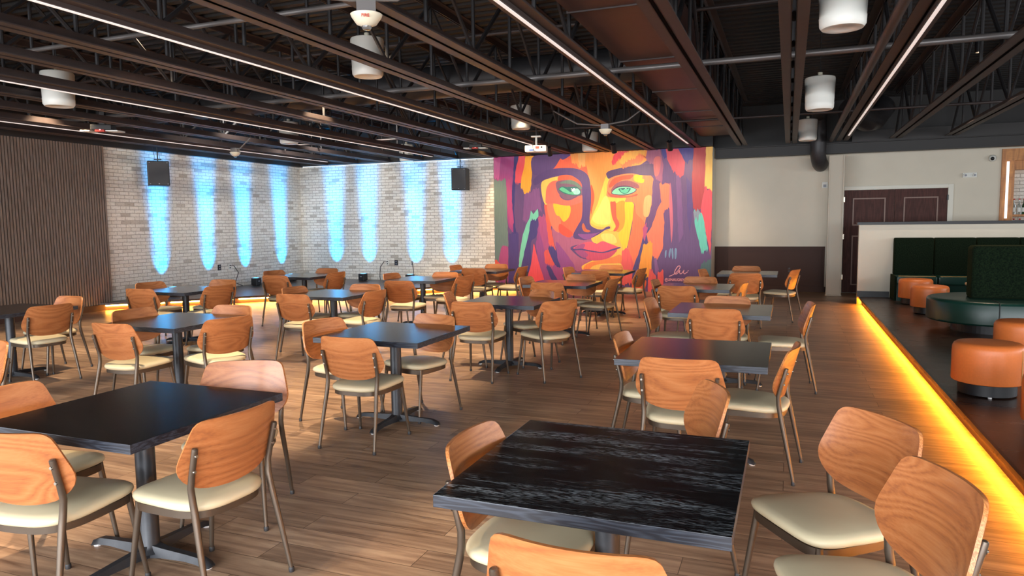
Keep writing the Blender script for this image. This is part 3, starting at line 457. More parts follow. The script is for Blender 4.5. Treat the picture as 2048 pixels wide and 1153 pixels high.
for k, (x, y, z) in enumerate([(4.34, 17.60, 1.70), (4.43, 17.58, 1.70), (4.52, 17.61, 1.70), (4.35, 17.6, 1.29), (4.45, 17.58, 1.29)]):
    up = z > 1.5
    b = obj('bottle', bme if k != 2 else bme2, None, (x, y, z), label=['clear bottle with white label nearest the wooden post, upper bar shelf', 'second clear bottle from the post on the upper bar shelf', 'green bottle cut by the right frame edge on the upper bar shelf', 'bottle nearest the post on the lower bar shelf', 'bottle by the right frame edge on the lower bar shelf'][k], cat='bottle', group='bottles on the bar shelves')
    obj('cap', cme, b); obj('label', lme, b)

# ------------------------------------------------------------------ ceiling steel
JS = .99; J0, J1 = -3.3, 16.55
NP = 10; PL = (J1-J0)/NP
ch_me = mesh('bottom_chord', lambda bm: [ (box(bm, s*.016, J0, 0, s*.115, J1, .012), box(bm, s*.016, J0, 0, s*.026, J1, .10)) for s in (-1, 1)], M['steel'])
tc_me = mesh('top_chord', lambda bm: [(box(bm, s*.01, J0, ZD-ZC-.012, s*.09, J1, ZD-ZC), box(bm, s*.01, J0, ZD-ZC-.09, s*.02, J1, ZD-ZC)) for s in (-1, 1)], M['steel'])
H = ZD-ZC
dg_me = [mesh('web_diagonal', tb([(0, 0, .06), (0, PL/2, H-.05)], .024, 6), M['steel_shade']), mesh('web_diagonal', tb([(0, PL/2, H-.05), (0, PL, .06)], .020, 6), M['steel_shade'])]
vt_me = mesh('web_vertical', tb([(0, 0, .05), (0, 0, H-.04)], .02, 8), M['steel_shade'])
ordw = ['', 'first', 'second', 'third', 'fourth', 'fifth', 'sixth', 'seventh', 'eighth', 'ninth', 'tenth', 'eleventh', 'twelfth', 'thirteenth']
LEDK = {1: 'right of the steel column line', -2: 'above the right half of the mural', -5: 'running to the projector', -8: 'third light line from the right half', -11: 'leftmost light line near the brick wall'}
for k in range(-12, 4):
    x = k*JS
    if k > 0: lab = 'dark steel joist, %s to the right of the near-vertical one' % ordw[k]
    elif k == 0: lab = 'dark steel joist running nearly vertical in the picture beside white hanging speakers'
    else: lab = 'dark steel joist, %s to the left of the near-vertical one' % ordw[-k]
    j = thing('roof_joist', lab, 'ceiling joist', (x, 0, ZC), 0, 'parallel roof joists')
    obj('bottom_chord', ch_me, j); obj('top_chord', tc_me, j)
    for p in range(2, NP):
        y = J0+p*PL
        obj('web_diagonal', dg_me[0], j, (0, y, 0)); obj('web_diagonal', dg_me[1], j, (0, y, 0))
        obj('web_vertical', vt_me, j, (0, y+PL/2, 0)); obj('web_vertical', vt_me, j, (0, y, 0))
# linear lights on every third joist
lh_me = mesh('light_housing', bx(-.03, 1.2, -.035, .03, 15.2, 0), M['steel']); ld_me = mesh('light_diffuser', bx(-.015, 1.22, -.043, .015, 15.18, -.035), M['led'])
LL = {1: 'thin white linear light at the upper right beside the near-vertical joist', -2: 'thin white linear light running down to the right half of the mural', -5: 'thin white linear light running from the upper left to the projector', -8: 'thin white linear light passing in front of the leftmost white hanging speaker', -11: 'thin white linear light nearest the left brick wall'}
for k, lab in LL.items():
    t = thing('linear_light', lab, 'ceiling light', (k*JS + (.035 if k == 1 else -.01), 0, ZC), 0, 'linear lights under the joists')
    obj('housing', lh_me, t); obj('diffuser', ld_me, t)
# bridging rods, pipes and ducts
def pipe(name, pts, r, mat, label, cat='pipe', n=12, group=None):
    o = part(name, tb(pts, r, n), M[mat], None, smooth=True, label=label, cat=cat)
    if group: o['group'] = group
    return o
pipe('bridging_pipe', [(XL+.1, 8.45, 3.43), (XR-.1, 8.45, 3.43)], .035, 'grey', 'grey cross pipe running across all the joists overhead')
pipe('bridging_pipe', [(XL+.1, 5.1, 3.45), (XR-.1, 5.1, 3.45)], .022, 'grey', 'thin cross pipe at the top left of the ceiling')
pipe('bridging_pipe', [(XL+.1, 13.4, 3.46), (XR-.1, 13.4, 3.46)], .022, 'steel', 'dark cross bar through the joists near the mural')
pipe('bridging_pipe', [(XL+.1, 8.45, 4.02), (XR-.1, 8.45, 4.02)], .022, 'steel', 'upper dark cross bar just below the roof deck')
pipe('air_duct', [(XL+.4, 10.3, 3.86), (-1.98, 10.3, 3.90)], .25, 'duct', 'large round dark air duct crossing above the joists', 'duct', 24)
pipe('sprinkler_pipe', [(.78, 1.0, ZC+.02), (.78, 16.5, ZC+.02)], .045, 'steel', 'round dark pipe beside the light at the upper right', 'pipe')
du = thing('flat_air_duct', 'long flat duct tinted brown for floor bounce, above the mural end of the ceiling', 'duct')
part('duct_body', bx(-1.86, 1.0, 3.50, -1.08, 16.3, 3.95), M['duct_bounce'], du)
for k in range(7):
    part('seam_flange', bx(-1.875, 2.0+2.1*k, 3.488, -1.065, 2.02+2.1*k, 3.96), M['steel'], du)
gd = thing('steel_girder', 'black horizontal girder above the beige wall', 'beam')
part('girder_web', bx(-1.6, 16.92, 3.07, XR-.05, 16.96, 3.27), M['black'], gd)
part('flange', bx(-1.6, 16.84, 3.05, XR-.05, 17.04, 3.075), M['black'], gd); part('flange', bx(-1.6, 16.84, 3.26, XR-.05, 17.04, 3.278), M['black'], gd)
part('edge_angle', bx(1.2, 16.80, 3.275, XR-.05, 16.84, 3.50), M['black'], gd)
pipe('duct_elbow', [(.54, 16.0, 3.95), (.54, 16.5, 3.85), (.54, 16.64, 3.6), (.54, 16.64, 3.2), (.54, 16.66, 3.02), (.56, 16.74, 2.92), (.58, 16.9, 2.865), (.62, 17.2, 2.86), (.62, 17.43, 2.86)], .155, 'duct', 'black round duct bending into the beige wall beside the column', 'duct', 24)
pipe('duct_elbow', [(1.0, 15.0, 3.72), (1.35, 15.4, 3.56), (1.5, 15.9, 3.62), (1.7, 16.2, 3.9)], .24, 'duct', 'wide dark duct elbow high behind the right light line', 'duct', 24)
# overhead downlights in the dark right ceiling
for k, (x, y) in enumerate(((2.42, 11.88), (2.43, 15.6))):
    t = thing('downlight', ['warm ceiling downlight nearer the camera in the dark right ceiling', 'warm ceiling downlight farther back over the green booth'][k], 'ceiling light', (x, y, 3.95), 0, 'small warm downlights on the right')
    part('can', lt([(.0, .2), (.05, .2), (.05, 0), (.04, 0), (.04, .02), (0, .02)], 20), M['blackp'], t); part('bulb', lt([(0, .02), (.035, .018), (.0, .006)], 16), M['lamp'], t)

# white hanging speakers
D = .38; r = D/2
def ps_shell(bm): lathe(bm, [(0, 0), (r*.45, .004), (r*.5, .0), (r*.84, .0), (r*.93, .025), (r*.95, .09), (r*.94, .095), (r, .40), (r*.97, .42), (r*.55, .44), (0, .445)], 40)
PS = [((-4.56, 7.19, 3.35), 'the largest white bucket-shaped hanging speaker, just under the fire strobe'), ((-8.65, 6.45, 3.19), 'white bucket-shaped hanging speaker at the far left behind two joists'), ((-9.35, 11.78, 3.28), 'white bucket-shaped hanging speaker above the left brick wall corner'),
      ((-4.67, 12.5, 3.38), 'white bucket-shaped hanging speaker left of the projector and higher'), ((-4.7, 17.3, 3.36), 'x'), ((.34, 10.46, 3.10), 'middle-sized white hanging speaker at the upper right, whole and unobstructed'), ((.37, 6.54, 3.20), 'white hanging speaker cut off by the top edge of the picture'), ((.31, 15.98, 3.26), 'small farthest white hanging speaker over the beige wall'), ((-9.2, 16.2, 3.26), 'small white hanging speaker above the back brick wall right of the corner')]
ps_me = mesh('shell', ps_shell, M['white'], True); pc_me = mesh('cable', tb([(0, 0, .49), (0, 0, 1.0)], .006, 6), M['blackp']); pk_me = mesh('mount_cap', lt([(0, .44), (.03, .44), (.03, .49), (0, .495)], 16), M['cream'], True)
for p, lab in PS:
    if lab == 'x': p = (-4.28, 15.95, 3.26); lab = 'small white hanging speaker right above the left eye of the mural'
    t = thing('hanging_speaker', lab, 'hanging speaker', p, 0, 'white hanging ceiling speakers')
    obj('shell', ps_me, t); obj('mount_cap', pk_me, t)
    c_ = obj('cable', pc_me, t); c_.scale = (1, 1, 1)
    c_.location = (0, 0, 0)
    L = ZD - p[2] - .49; c_.scale[2] = L/.51; c_.location[2] = .49 - .49*L/.51

# black wall speakers on short hangers
def wall_speaker(loc, rz, label, w, h):
    t = thing('loudspeaker', label, 'loudspeaker', loc, rz, 'black loudspeakers hung before the brick')
    part('cabinet', bx(-w/2, 0, -h, w/2, .32, 0), M['blackp'], t, bevel=.015)
    part('grille', bx(-w/2+.015, -.008, -h+.015, w/2-.015, .002, -.015), M['grille'], t, bevel=.004)
    part('badge', bx(-.012, -.012, -h+.03, .012, -.007, -h+.045), M['dimlogo'], t)
    for sx in (-1, 1):
        for sz in (-.035, -h+.035): part('screw', bx(sx*(w/2-.04)-.01, -.012, sz-.006, sx*(w/2-.04)+.01, -.007, sz+.006), M['dimlogo'], t)
    part('hanging_bracket', lambda bm: (tube(bm, [(0, .16, -.01), (0, .16, .42)], .012, 8), box(bm, -.07, .12, .03, .07, .2, .045), tube(bm, [(-.05, .16, .04), (-.1, .16, .4)], .004, 6), tube(bm, [(.05, .16, .04), (.02, .16, .2)], .004, 6)), M['blackp'], t)
wall_speaker((-12.28, 11.25, 3.03), -math.radians(-50), 'black loudspeaker hanging before the left brick wall', .41, .51)
wall_speaker((-7.64, 16.0, 3.02), math.radians(8), 'black loudspeaker hanging before the brick right beside the mural', .38, .54)

# fire strobe and detectors
def strobe(loc, label, s=1., fire=False, rz=0):
    t = thing('ceiling_strobe', label, 'alarm light' if fire else 'detector', loc, rz)
    part('dish', lt([(0, 0), (.03, -.075), (.07, -.06), (.105, -.01), (.11, .005), (0, .005)], 36), M['cream'], t, smooth=True)
    part('lens', lt([(0, -.10), (.025, -.098), (.034, -.085), (.034, -.06), (0, -.06)], 24), M['strobe'], t, smooth=True)
    part('junction_box', bx(-.065, -.065, .005, .065, .065, .09), M['grey'], t)
    if s != 1: t.scale = (s, s, s)
    if fire:
        text('fire_lettering', 'FIRE', .030, (-.034, -.1035, -.036), (math.radians(122), 0, 0), M['red'], t, sx=1.0, label='red FIRE lettering')
    return t
def cwp(loc): return loc
strobe((-2.77, 4.37, 3.10), 'cream fire alarm strobe lettered FIRE at the top of the picture', 1.0, True, math.radians(32))
strobe((-2.74, 11.15, 3.10), 'white ceiling detector above the forehead of the mural', .95)
strobe((-9.87, 10.84, 3.05), 'white ceiling detector above the left brick wall', .9)
pipe('conduit', [(-3.9, 3.9, 3.5), (-3.3, 4.05, 3.3), (-3.05, 4.15, 3.2), (-2.86, 4.32, 3.2), (-2.6, 4.5, 3.22), (-2.4, 4.6, 3.35), (-2.2, 4.65, 3.6)], .012, 'grey', 'grey bent conduit joined to the fire strobe', 'conduit', 8)
pipe('conduit', [(-3.6, 11.15, 3.45), (-3.2, 11.15, 3.22), (-2.8, 11.15, 3.17), (-2.4, 11.15, 3.22), (-2.1, 11.15, 3.42)], .012, 'grey', 'grey conduit holding the detector above the mural', 'conduit', 8)
pipe('conduit', [(-9.5, 10.84, 3.3), (-9.75, 10.84, 3.12), (-9.87, 10.84, 3.12)], .012, 'grey', 'short dark conduit beside the left detector', 'conduit', 8)

# projector
pj = thing('projector', 'white ceiling projector hanging before the top of the mural', 'projector', (-4.45, 12.72, 3.03), math.radians(12))
part('body', bx(-.2, -.13, -.065, .2, .13, .055), M['white'], pj, bevel=.02)
part('lens', lambda bm: tube(bm, [(.1, .12, 0), (.1, .16, 0)], .035, 20), M['blackp'], pj)
part('mount_pole', lambda bm: (tube(bm, [(0, 0, .05), (0, 0, .22)], .02, 12), prism(bm, [(-.05, -.05), (.05, -.05), (.05, .05), (-.05, .05)], .05, .065)), M['white'], pj, smooth=True)
part('mount_plate', bx(-.09, -.06, .215, .09, .06, .235), M['white'], pj)
part('red_sticker', bx(.0, -.134, -.01, .07, -.129, .035), M['red'], pj); part('blue_sticker', bx(-.12, -.134, -.045, -.03, -.129, -.02), M['blueink'], pj); part('vent', bx(.1, -.134, .0, .13, -.129, .03), M['blackp'], pj)
part('cable', tb([(-.02, -.1, .2), (-.05, -.14, .05), (-.04, -.15, -.03), (0, -.13, -.06)], .006, 6), M['blackp'], pj, smooth=True)
part('top_cable', tb([(0, 0, .235), (0, 0, .5)], .012, 8), M['steel'], pj)

# dark sensor fixtures with white wings
def sensor(loc, rz, label, s):
    t = thing('ceiling_sensor', label, 'ceiling fixture', loc, rz); t.scale = (s, s, s)
    part('head', bx(-.16, -.1, -.03, .16, .1, .06), M['black'], t, bevel=.02)
    part('left_wing', lambda bm: prism(bm, [(-.30, -.12), (-.16, -.12), (-.12, .1), (-.26, .1)], -.055, -.035), M['white'], t)
    part('right_wing', lambda bm: prism(bm, [(.08, -.12), (.26, -.12), (.3, .08), (.12, .08)], -.055, -.035), M['white'], t)
    part('lower_box', bx(-.08, -.12, -.06, .06, -.04, -.03), M['red'], t); part('indicator', bx(-.01, -.128, -.04, .01, -.12, -.025), M['redled'], t)
    part('mount', bx(-.04, -.04, .06, .04, .04, .26), M['black'], t)
sensor((-10.3, 8.4, 3.24), .5, 'dark fixture with pale wings crossing the leftmost light line', 1.0)
sensor((-5.95, 13.3, 3.20), .3, 'dark fixture with pale wings left of the projector', .8)

# track heads aimed at the mural
for k, (x, y) in enumerate(((-4.85, 14.7), (-3.45, 14.75), (-2.3, 14.8))):
    t = thing('track_spotlight', ['black track spotlight just right of the projector', 'black track spotlight over the middle of the mural', 'black track spotlight over the right part of the mural'][k], 'spotlight', (x, y, 3.2), 0, 'black spotlights before the mural')
    part('barrel', lambda bm: tube(bm, [(0, -.05, .06), (0, .07, -.10)], .055, 20), M['blackp'], t, smooth=True)
    part('bulb', lambda bm: tube(bm, [(0, .072, -.103), (0, .075, -.107)], .04, 16), M['lamp'], t)
    part('stem', tb([(0, -.02, .02), (0, -.02, .22)], .012, 8), M['blackp'], t)

# wall devices
def plate(name, label, cat, loc, w, h, d, mat, rot=0):
    t = thing(name, label, cat, loc, rot); part('cover', bx(-w/2, -d, -h/2, w/2, 0, h/2), M[mat], t, bevel=.004); return t
em = plate('emergency_light', 'white two-headed emergency light on the beige wall', 'emergency light', (3.49, YW, 2.53), .26, .10, .05, 'white')
for s in (-1, 1):
    h = part('lamp_head', lambda bm: tube(bm, [(s*.08, -.05, .0), (s*.08, -.09, -.005)], .035, 20), M['white'], em, smooth=True); part('lens', lambda bm: tube(bm, [(s*.08, -.09, -.005), (s*.08, -.095, -.006)], .022, 16), M['dimlogo'], h)
cm = plate('security_camera', 'white dome security camera high on the beige wall', 'security camera', (3.88, YW, 2.86), .10, .10, .04, 'white')
part('dome', lambda bm: bmesh.ops.create_uvsphere(bm, u_segments=20, v_segments=12, radius=.07, matrix=Matrix.Translation((0, -.05, 0))), M['white'], cm, smooth=True)
part('lens', lambda bm: bmesh.ops.create_uvsphere(bm, u_segments=16, v_segments=10, radius=.04, matrix=Matrix.Translation((-.01, -.09, -.008))), M['blackp'], cm, smooth=True)
th = plate('wall_alarm', 'small white wall alarm left of the steel column', 'alarm', (.72, YW, 2.41), .12, .13, .05, 'white'); part('lens', bx(-.03, -.06, -.05, .03, -.05, .01), M['dimlogo'], th)
def outlet(label, loc, rz, mat, black=False):
    t = thing('wall_outlet', label, 'outlet', loc, rz); part('cover', bx(-.05, -.012, -.07, .05, 0, .07), M[mat], t, bevel=.003)
    for z in (-.03, .03): part('socket', bx(-.018, -.016, z-.014, .018, -.011, z+.014), M['blackp' if mat != 'blackp' else 'dimlogo'], t)
outlet('dark outlet plate on the left brick wall', (XL, 13.45, .66), PI/2, 'blackp')
outlet('white outlet plate with plugged cable on the left brick wall', (XL, 13.8, .66), PI/2, 'white')
outlet('white outlet plate on the back brick wall with plugged cable', (-10.12, YB, .62), 0, 'white')
outlet('dark outlet plate on the back brick wall', (-9.85, YB, .62), 0, 'blackp')
outlet('white outlet plate nearer the mural with a hanging cable', (-9.36, YB, .62), 0, 'white')
outlet('brown outlet plate on the wainscot behind the far right table', (.02, YW-.02, .5), 0, 'brown_paint')
pipe('power_cable', [(XL+.02, 13.8, .68), (XL+.07, 13.86, .68), (XL+.08, 14.0, .5), (XL+.06, 13.9, .25), (XL+.1, 14.1, .16)], .009, 'blackp', 'black cable hanging from the left wall outlet', 'cable', 6)
pipe('power_cable', [(-10.12, YB-.02, .64), (-10.2, YB-.06, .65), (-10.32, YB-.06, .5), (-10.34, YB-.06, .25), (-10.3, YB-.1, .16)], .009, 'blackp', 'black cable hanging from the back wall outlet', 'cable', 6)
pipe('power_cable', [(-9.36, YB-.02, .64), (-9.33, YB-.05, .6), (-9.30, YB-.05, .4), (-9.33, YB-.05, .24), (-9.3, YB-.1, .16)], .009, 'blackp', 'thin cable hanging nearest the mural', 'cable', 6)

# ------------------------------------------------------------------ lounge furniture
def ottoman(loc, label):
    t = thing('ottoman', label, 'ottoman', loc, 0, 'round orange leather ottomans')
    part('cushion', lt([(0, .445), (.2, .445), (.235, .44), (.255, .425), (.265, .40), (.267, .36), (.267, .13), (.262, .115), (.25, .11), (0, .11)], 48), M['orange'], t, smooth=True)
    part('plinth', lt([(0, .11), (.215, .11), (.215, .012), (0, .012)], 40), M['blackp'], t, smooth=True)
    part('piping', lambda bm: tube(bm, [(.2, -.18, .12), (.2, -.182, .3), (.196, -.182, .40), (.17, -.16, .437)], .003, 6), M['seam'], t)
    part('glide', lt([(0, .012), (.015, .012), (.015, 0), (0, 0)], 12), M['glide'], t, loc=(-.02, -.2, 0))
ottoman((2.08, 14.05, PH), 'farthest small orange ottoman before the green booth')
ottoman((2.08, 12.70, PH), 'orange ottoman second from the booth, left of the round green seat')
ottoman((1.60, 7.0, PH), 'largest and nearest whole orange ottoman with black base')
ottoman((2.26, 8.55, PH), 'orange ottoman partly hidden behind the nearest one')
ottoman((1.78, 5.70, PH), 'orange ottoman cut off by the right frame edge')

# long green banquette with a rounded end and a centre back
rb = thing('banquette', 'dark green leather banquette with rounded end and tall velvet centre back', 'booth seat', (2.52, 11.0, PH))
R0 = .75; BL = 3.2
def obr(r, n=28):
    return [(-math.sin(PI*k/n)*r, math.cos(PI*k/n)*r) for k in range(n+1)] + [(BL+math.sin(PI*k/n)*r, -math.cos(PI*k/n)*r) for k in range(n+1)]
def bseat(bm):
    rg = [[bm.verts.new((x, y, z)) for x, y in obr(r)] for r, z in ((R0-.02, .14), (R0, .16), (R0, .40), (R0-.012, .425), (R0-.04, .438), (R0-.09, .442))]
    n = len(rg[0])
    for a, b_ in zip(rg, rg[1:]):
        for k in range(n): bm.faces.new((a[k], a[(k+1) % n], b_[(k+1) % n], b_[k]))
    bm.faces.new(rg[0][::-1]); bm.faces.new(rg[-1])
part('seat', bseat, M['green'], rb, smooth=True)
part('plinth', lambda bm: prism(bm, obr(R0-.3), 0, .14), M['blackp'], rb)
def seam1(x):
    return tb([(x, -.4, .443), (x, -R0+.08, .443), (x, -R0+.01, .425), (x, -R0-.001, .39), (x, -R0-.001, .16)], .007, 6)
for x in (-.08, 1.5): part('seam', seam1(x), simple('dark_seam', '061411', .5), rb)
part('centre_back', bx(-.27, -.16, .43, BL+.27, .16, 1.13), M['velvet'], rb, bevel=.06, seg=5, smooth=True)

# green wall booth
wb = thing('corner_booth', 'dark green booth with velvet back along the half wall', 'booth seat')
bx0 = 1.84
for k in range(7):
    x0 = bx0 + k*.66; x1 = x0 + .65
    part('backrest', bx(x0, PYB-.17, PH+.44, x1, PYB-.002, 1.285), M['velvet'], wb, bevel=.035, seg=4, smooth=True)
    part('seat_cushion', bx(x0, PYB-.62, PH+.30, x1, PYB-.10, PH+.45), M['green'], wb, bevel=.03, seg=4, smooth=True)
    part('piping', lambda bm: tube(bm, [(x0+.03, PYB-.60, PH+.452), (x1-.03, PYB-.60, PH+.452)], .006, 6), M['seam'], wb)
part('base', bx(bx0+.01, PYB-.55, PH, bx0+4.6, PYB-.10, PH+.30), M['green'], wb)
part('end_panel', bx(bx0-.03, PYB-.60, PH, bx0, PYB-.002, PH+.45), M['velvet'], wb)
tt = thing('side_table', 'small pale wood table edge peeking out left of the velvet back', 'side table', (2.955, 13.35, PH))
part('table_top', lt([(0, .44), (.27, .44), (.275, .43), (.27, .405), (0, .405)], 40), simple('pale_wood', 'C8A078', .4), tt, smooth=True)
part('pedestal', lt([(0, .405), (.03, .405), (.03, .02), (.17, .02), (.17, 0), (0, 0)], 24), M['blackp'], tt)

# ------------------------------------------------------------------ dining tables
TW = .94; TZ = .765; TT = .042
def ttop(bm): box(bm, -TW/2, -TW/2, TZ-TT, TW/2, TW/2, TZ)
def top_mesh(mat):
    me = mesh('tabletop', ttop, [mat, M['table_edge']], bevel=.002)
    for p in me.polygons:
        if abs(p.normal.z) < .5: p.material_index = 1
    return me
top_me, topw_me = top_mesh(M['table']), top_mesh(M['table_sheen'])
col_me = mesh('column', lt([(0, TZ-TT-.008), (.046, TZ-TT-.008), (.046, .07), (.06, .05), (.075, .035), (0, .03)], 28), M['iron'], True)
def arm(bm):
    def ring(y, w, z0, z1): return [bm.verts.new(p) for p in ((-w, y, z0), (-w*.55, y, z1), (w*.55, y, z1), (w, y, z0))]
    P = [ring(0, .05, .012, .075), ring(.1, .034, .02, .062), ring(.25, .03, .026, .055), ring(.33, .032, .022, .05), ring(.38, .034, .008, .032), ring(.395, .02, .008, .015)]
    for a, b in zip(P, P[1:]):
        for k in range(4): bm.faces.new((a[k], a[(k+1) % 4], b[(k+1) % 4], b[k]))
    bm.faces.new(P[0][::-1]); bm.faces.new(P[-1])
arm_me = mesh('base_arm', arm, M['iron'], True); gl_me = mesh('glide', lt([(0, .012), (.02, .012), (.02, 0), (0, 0)], 14), M['glide'])
mp_me = mesh('mounting_plate', lambda bm: (box(bm, -.2, -.03, TZ-TT-.012, .2, .03, TZ-TT), box(bm, -.03, -.2, TZ-TT-.012, .03, .2, TZ-TT)), M['iron'])
TD = {
 1: ('the pale-streaked foreground table', 'square black table with painted pale sheen along its grain, nearest the camera at right'),
 2: ('the big plain table at the lower left', 'square black table at the lower left with visible end grain'),
 3: ('the blue-sheened table in the centre', 'square black table with blue sheen standing alone in the centre'),
 4: ('the left table behind the big plain one', 'square black table left of centre behind the big lower left table'),
 5: ('the table at the left frame edge', 'dark table cut off by the left frame edge in front of the slat wall'),
 6: ('the table just behind the blue-sheened one', 'square black table with blue sheen behind the centre table toward the stage'),
 7: ('the table in front of the left stage corner', 'dark table before the glowing stage edge at left'),
 8: ('the farthest left table by the stage', 'small distant dark table below the brick corner of the stage'),
 9: ('the bright blue-lit table before the stage', 'dark table with bright blue sheen before the stage right of its middle'),
 10: ('the table beside the diagonally turned chair', 'square dark table right of centre behind the centre table, purple sheen'),
 11: ('the far table by the left mural edge', 'distant table standing where brick wall and mural meet'),
 12: ('the red-sheened table before the mural lips', 'dark table with red sheen below the mural lips'),
 13: ('the farthest table before the mural chin', 'distant table with orange sheen right against the mural'),
 14: ('the right table second from the front', 'square dark table behind the pale-streaked one with bluish front edge'),
 15: ('the right table third from the front', 'square dark table third back in the right column'),
 16: ('the table before the mural signature', 'dark table in front of the pink mural signature'),
 17: ('the far table before the brown wainscot', 'distant grey-looking table before the brown wainscot')}
TPOS = {1:(-.60,2.47),2:(-2.96,2.53),3:(-3.03,5.07),4:(-5.45,5.10),5:(-8.06,5.25),6:(-5.53,7.73),7:(-8.03,7.70),8:(-8.06,10.42),9:(-5.56,10.22),10:(-2.98,7.52),11:(-5.44,12.40),12:(-3.07,9.93),13:(-3.08,12.42),14:(-.57,4.93),15:(-.61,7.36),16:(-1.16,9.83),17:(-.63,12.58)}
proto = None
for k, (x, y) in TPOS.items():
    lab = TD[k][1]
    if proto is None:
        proto = thing('dining_table', lab, 'table', (x, y, 0), 0, 'square black dining tables')
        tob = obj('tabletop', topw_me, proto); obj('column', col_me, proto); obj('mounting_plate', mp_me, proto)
        for q in range(4):
            a = obj('base_arm', arm_me, proto, (0, 0, 0), q*PI/2); obj('glide', gl_me, a, (0, .37, 0))
    else:
        t = dup(proto, None, (x, y, 0), random.choice((0, 0, PI)) , lab)
        for ch in t.children:
            if ch.name.startswith('tabletop'): ch.data = top_me

# ------------------------------------------------------------------ chairs
rows = [(.843,.170),(.840,.198),(.833,.217),(.818,.232),(.79,.243),(.75,.254),(.71,.265),(.68,.273),(.655,.277),(.63,.274),(.605,.263),(.58,.243),(.555,.212),(.536,.175),(.524,.13),(.517,.08),(.514,.03)]
RC = .60
def bpt(s, z, t):   # s arc position, t thickness offset toward the sitter
    a = s / RC; yc = -.180 - .27*(z-.534)
    rr = RC - t
    return (rr*math.sin(a), yc + RC - rr*math.cos(a), z)
def backrest(bm):
    N = 16; F = []; B = []
    for z, w in rows:
        F.append([bm.verts.new(bpt(w*(2*k/N-1), z, .013)) for k in range(N+1)]); B.append([bm.verts.new(bpt(w*(2*k/N-1), z, 0)) for k in range(N+1)])
    for i in range(len(rows)-1):
        for k in range(N):
            bm.faces.new((F[i][k], F[i][k+1], F[i+1][k+1], F[i+1][k])); bm.faces.new((B[i][k+1], B[i][k], B[i+1][k], B[i+1][k+1]))
        f = bm.faces.new((F[i][0], F[i+1][0], B[i+1][0], B[i][0])); f.material_index = 1
        f = bm.faces.new((F[i+1][N], F[i][N], B[i][N], B[i+1][N])); f.material_index = 1
    for k in range(N):
        f = bm.faces.new((F[0][k+1], F[0][k], B[0][k], B[0][k+1])); f.material_index = 1
        f = bm.faces.new((F[-1][k], F[-1][k+1], B[-1][k+1], B[-1][k])); f.material_index = 1
back_me = mesh('backrest', backrest, [M['oak'], M['oak_edge']], True)
def outline(n, sc=1.0, inset=0.):
    o = []
    for k in range(n):
        a = 2*PI*k/n; c, s_ = math.cos(a), math.sin(a); e = 2/5.0 if s_ > 0 else 2/3.2
        px = math.copysign(abs(c)**e, c); py = math.copysign(abs(s_)**e, s_)
        y = .026 + (.226-inset)*sc*py; hw_ = (.226 + .016*py - inset)*sc
        o.append((hw_*px, y))
    return o
def seat(bm):
    n = 44; R = []
    for sc, z in ((.96, .434), (1.0, .440), (1.018, .452), (1.008, .463), (.965, .4725), (.86, .479), (.6, .484), (.3, .486)):
        R.append([bm.verts.new((x, y, z + .006*(y-.02)/.22)) for x, y in outline(n, sc)])
    for a, b in zip(R, R[1:]):
        for k in range(n): bm.faces.new((a[k], a[(k+1) % n], b[(k+1) % n], b[k]))
    bm.faces.new(R[0][::-1]); bm.faces.new(R[-1])
seat_me = mesh('seat', seat, M['vinyl'], True)
def apron(bm):
    n = 44; R = []
    for ins, z in ((.010, .434), (.010, .398), (.026, .398), (.026, .434)):
        R.append([bm.verts.new((x, y, z)) for x, y in outline(n, 1, ins)])
    for i in range(4):
        a, b = R[i], R[(i+1) % 4]
        for k in range(n): bm.faces.new((a[k], a[(k+1) % n], b[(k+1) % n], b[k]))
apron_me = mesh('seat_frame', apron, M['bronze'], True)
fl_me = {}; rl_me = {}; fc_me = {}
for s in (-1, 1):
    fl_me[s] = mesh('leg', tb([(s*.196, .205, .436), (s*.198, .208, .40), (s*.224, .264, .02)], [.0155, .0155, .0105], 12), M['bronze'], True)
    rl_me[s] = mesh('leg', tb([(s*.235, -.262, .02), (s*.224, -.214, .25), (s*.214, -.182, .40), (s*.212, -.174, .44), (s*.212, -.165, .49), (s*.2165, -.1625, .55), (s*.219, -.1765, .61), (s*.2215, -.2055, .72), (s*.2215, -.208, .729), (s*.2215, -.2085, .732)], [.0105, .0135, .0155, .0155, .015, .0145, .0135, .0135, .012, .008], 12), M['bronze'], True)
cap_me = mesh('foot_cap', lt([(0, 0), (.0125, 0), (.0135, .004), (.0135, .02), (.012, .024), (0, .024)], 14), M['foot'], True)
scr_me = mesh('screw', lambda bm: tube(bm, [(0, 0, 0), (0, -.006, 0)], [.008, .0065], 12), M['screw'], True)
SD = {'S': 'on the near side of %s', 'N': 'on the far side of %s', 'W': 'on the left side of %s', 'E': 'on the right side of %s'}
LAB = {'1N': 'oak-backed chair turned sideways behind the right half of the pale-streaked foreground table', '19E': 'oak-backed chair nearest the right bottom corner of the picture', '1E': 'oak-backed chair behind its twin at the lower right, cream seat fully seen',
       '1S': 'oak-backed chair cut off by the bottom edge, only its back top showing', '10E': 'solitary oak-backed chair turned diagonally away in the centre of the room', '18N': 'chair back cut off by the left frame edge above the lower left table',
       '2W': 'oak-backed chair cut off at the left frame behind the big plain table'}
chair0 = None
CH = CHAIRS + [('5W', -8.78, 5.2, -92)]
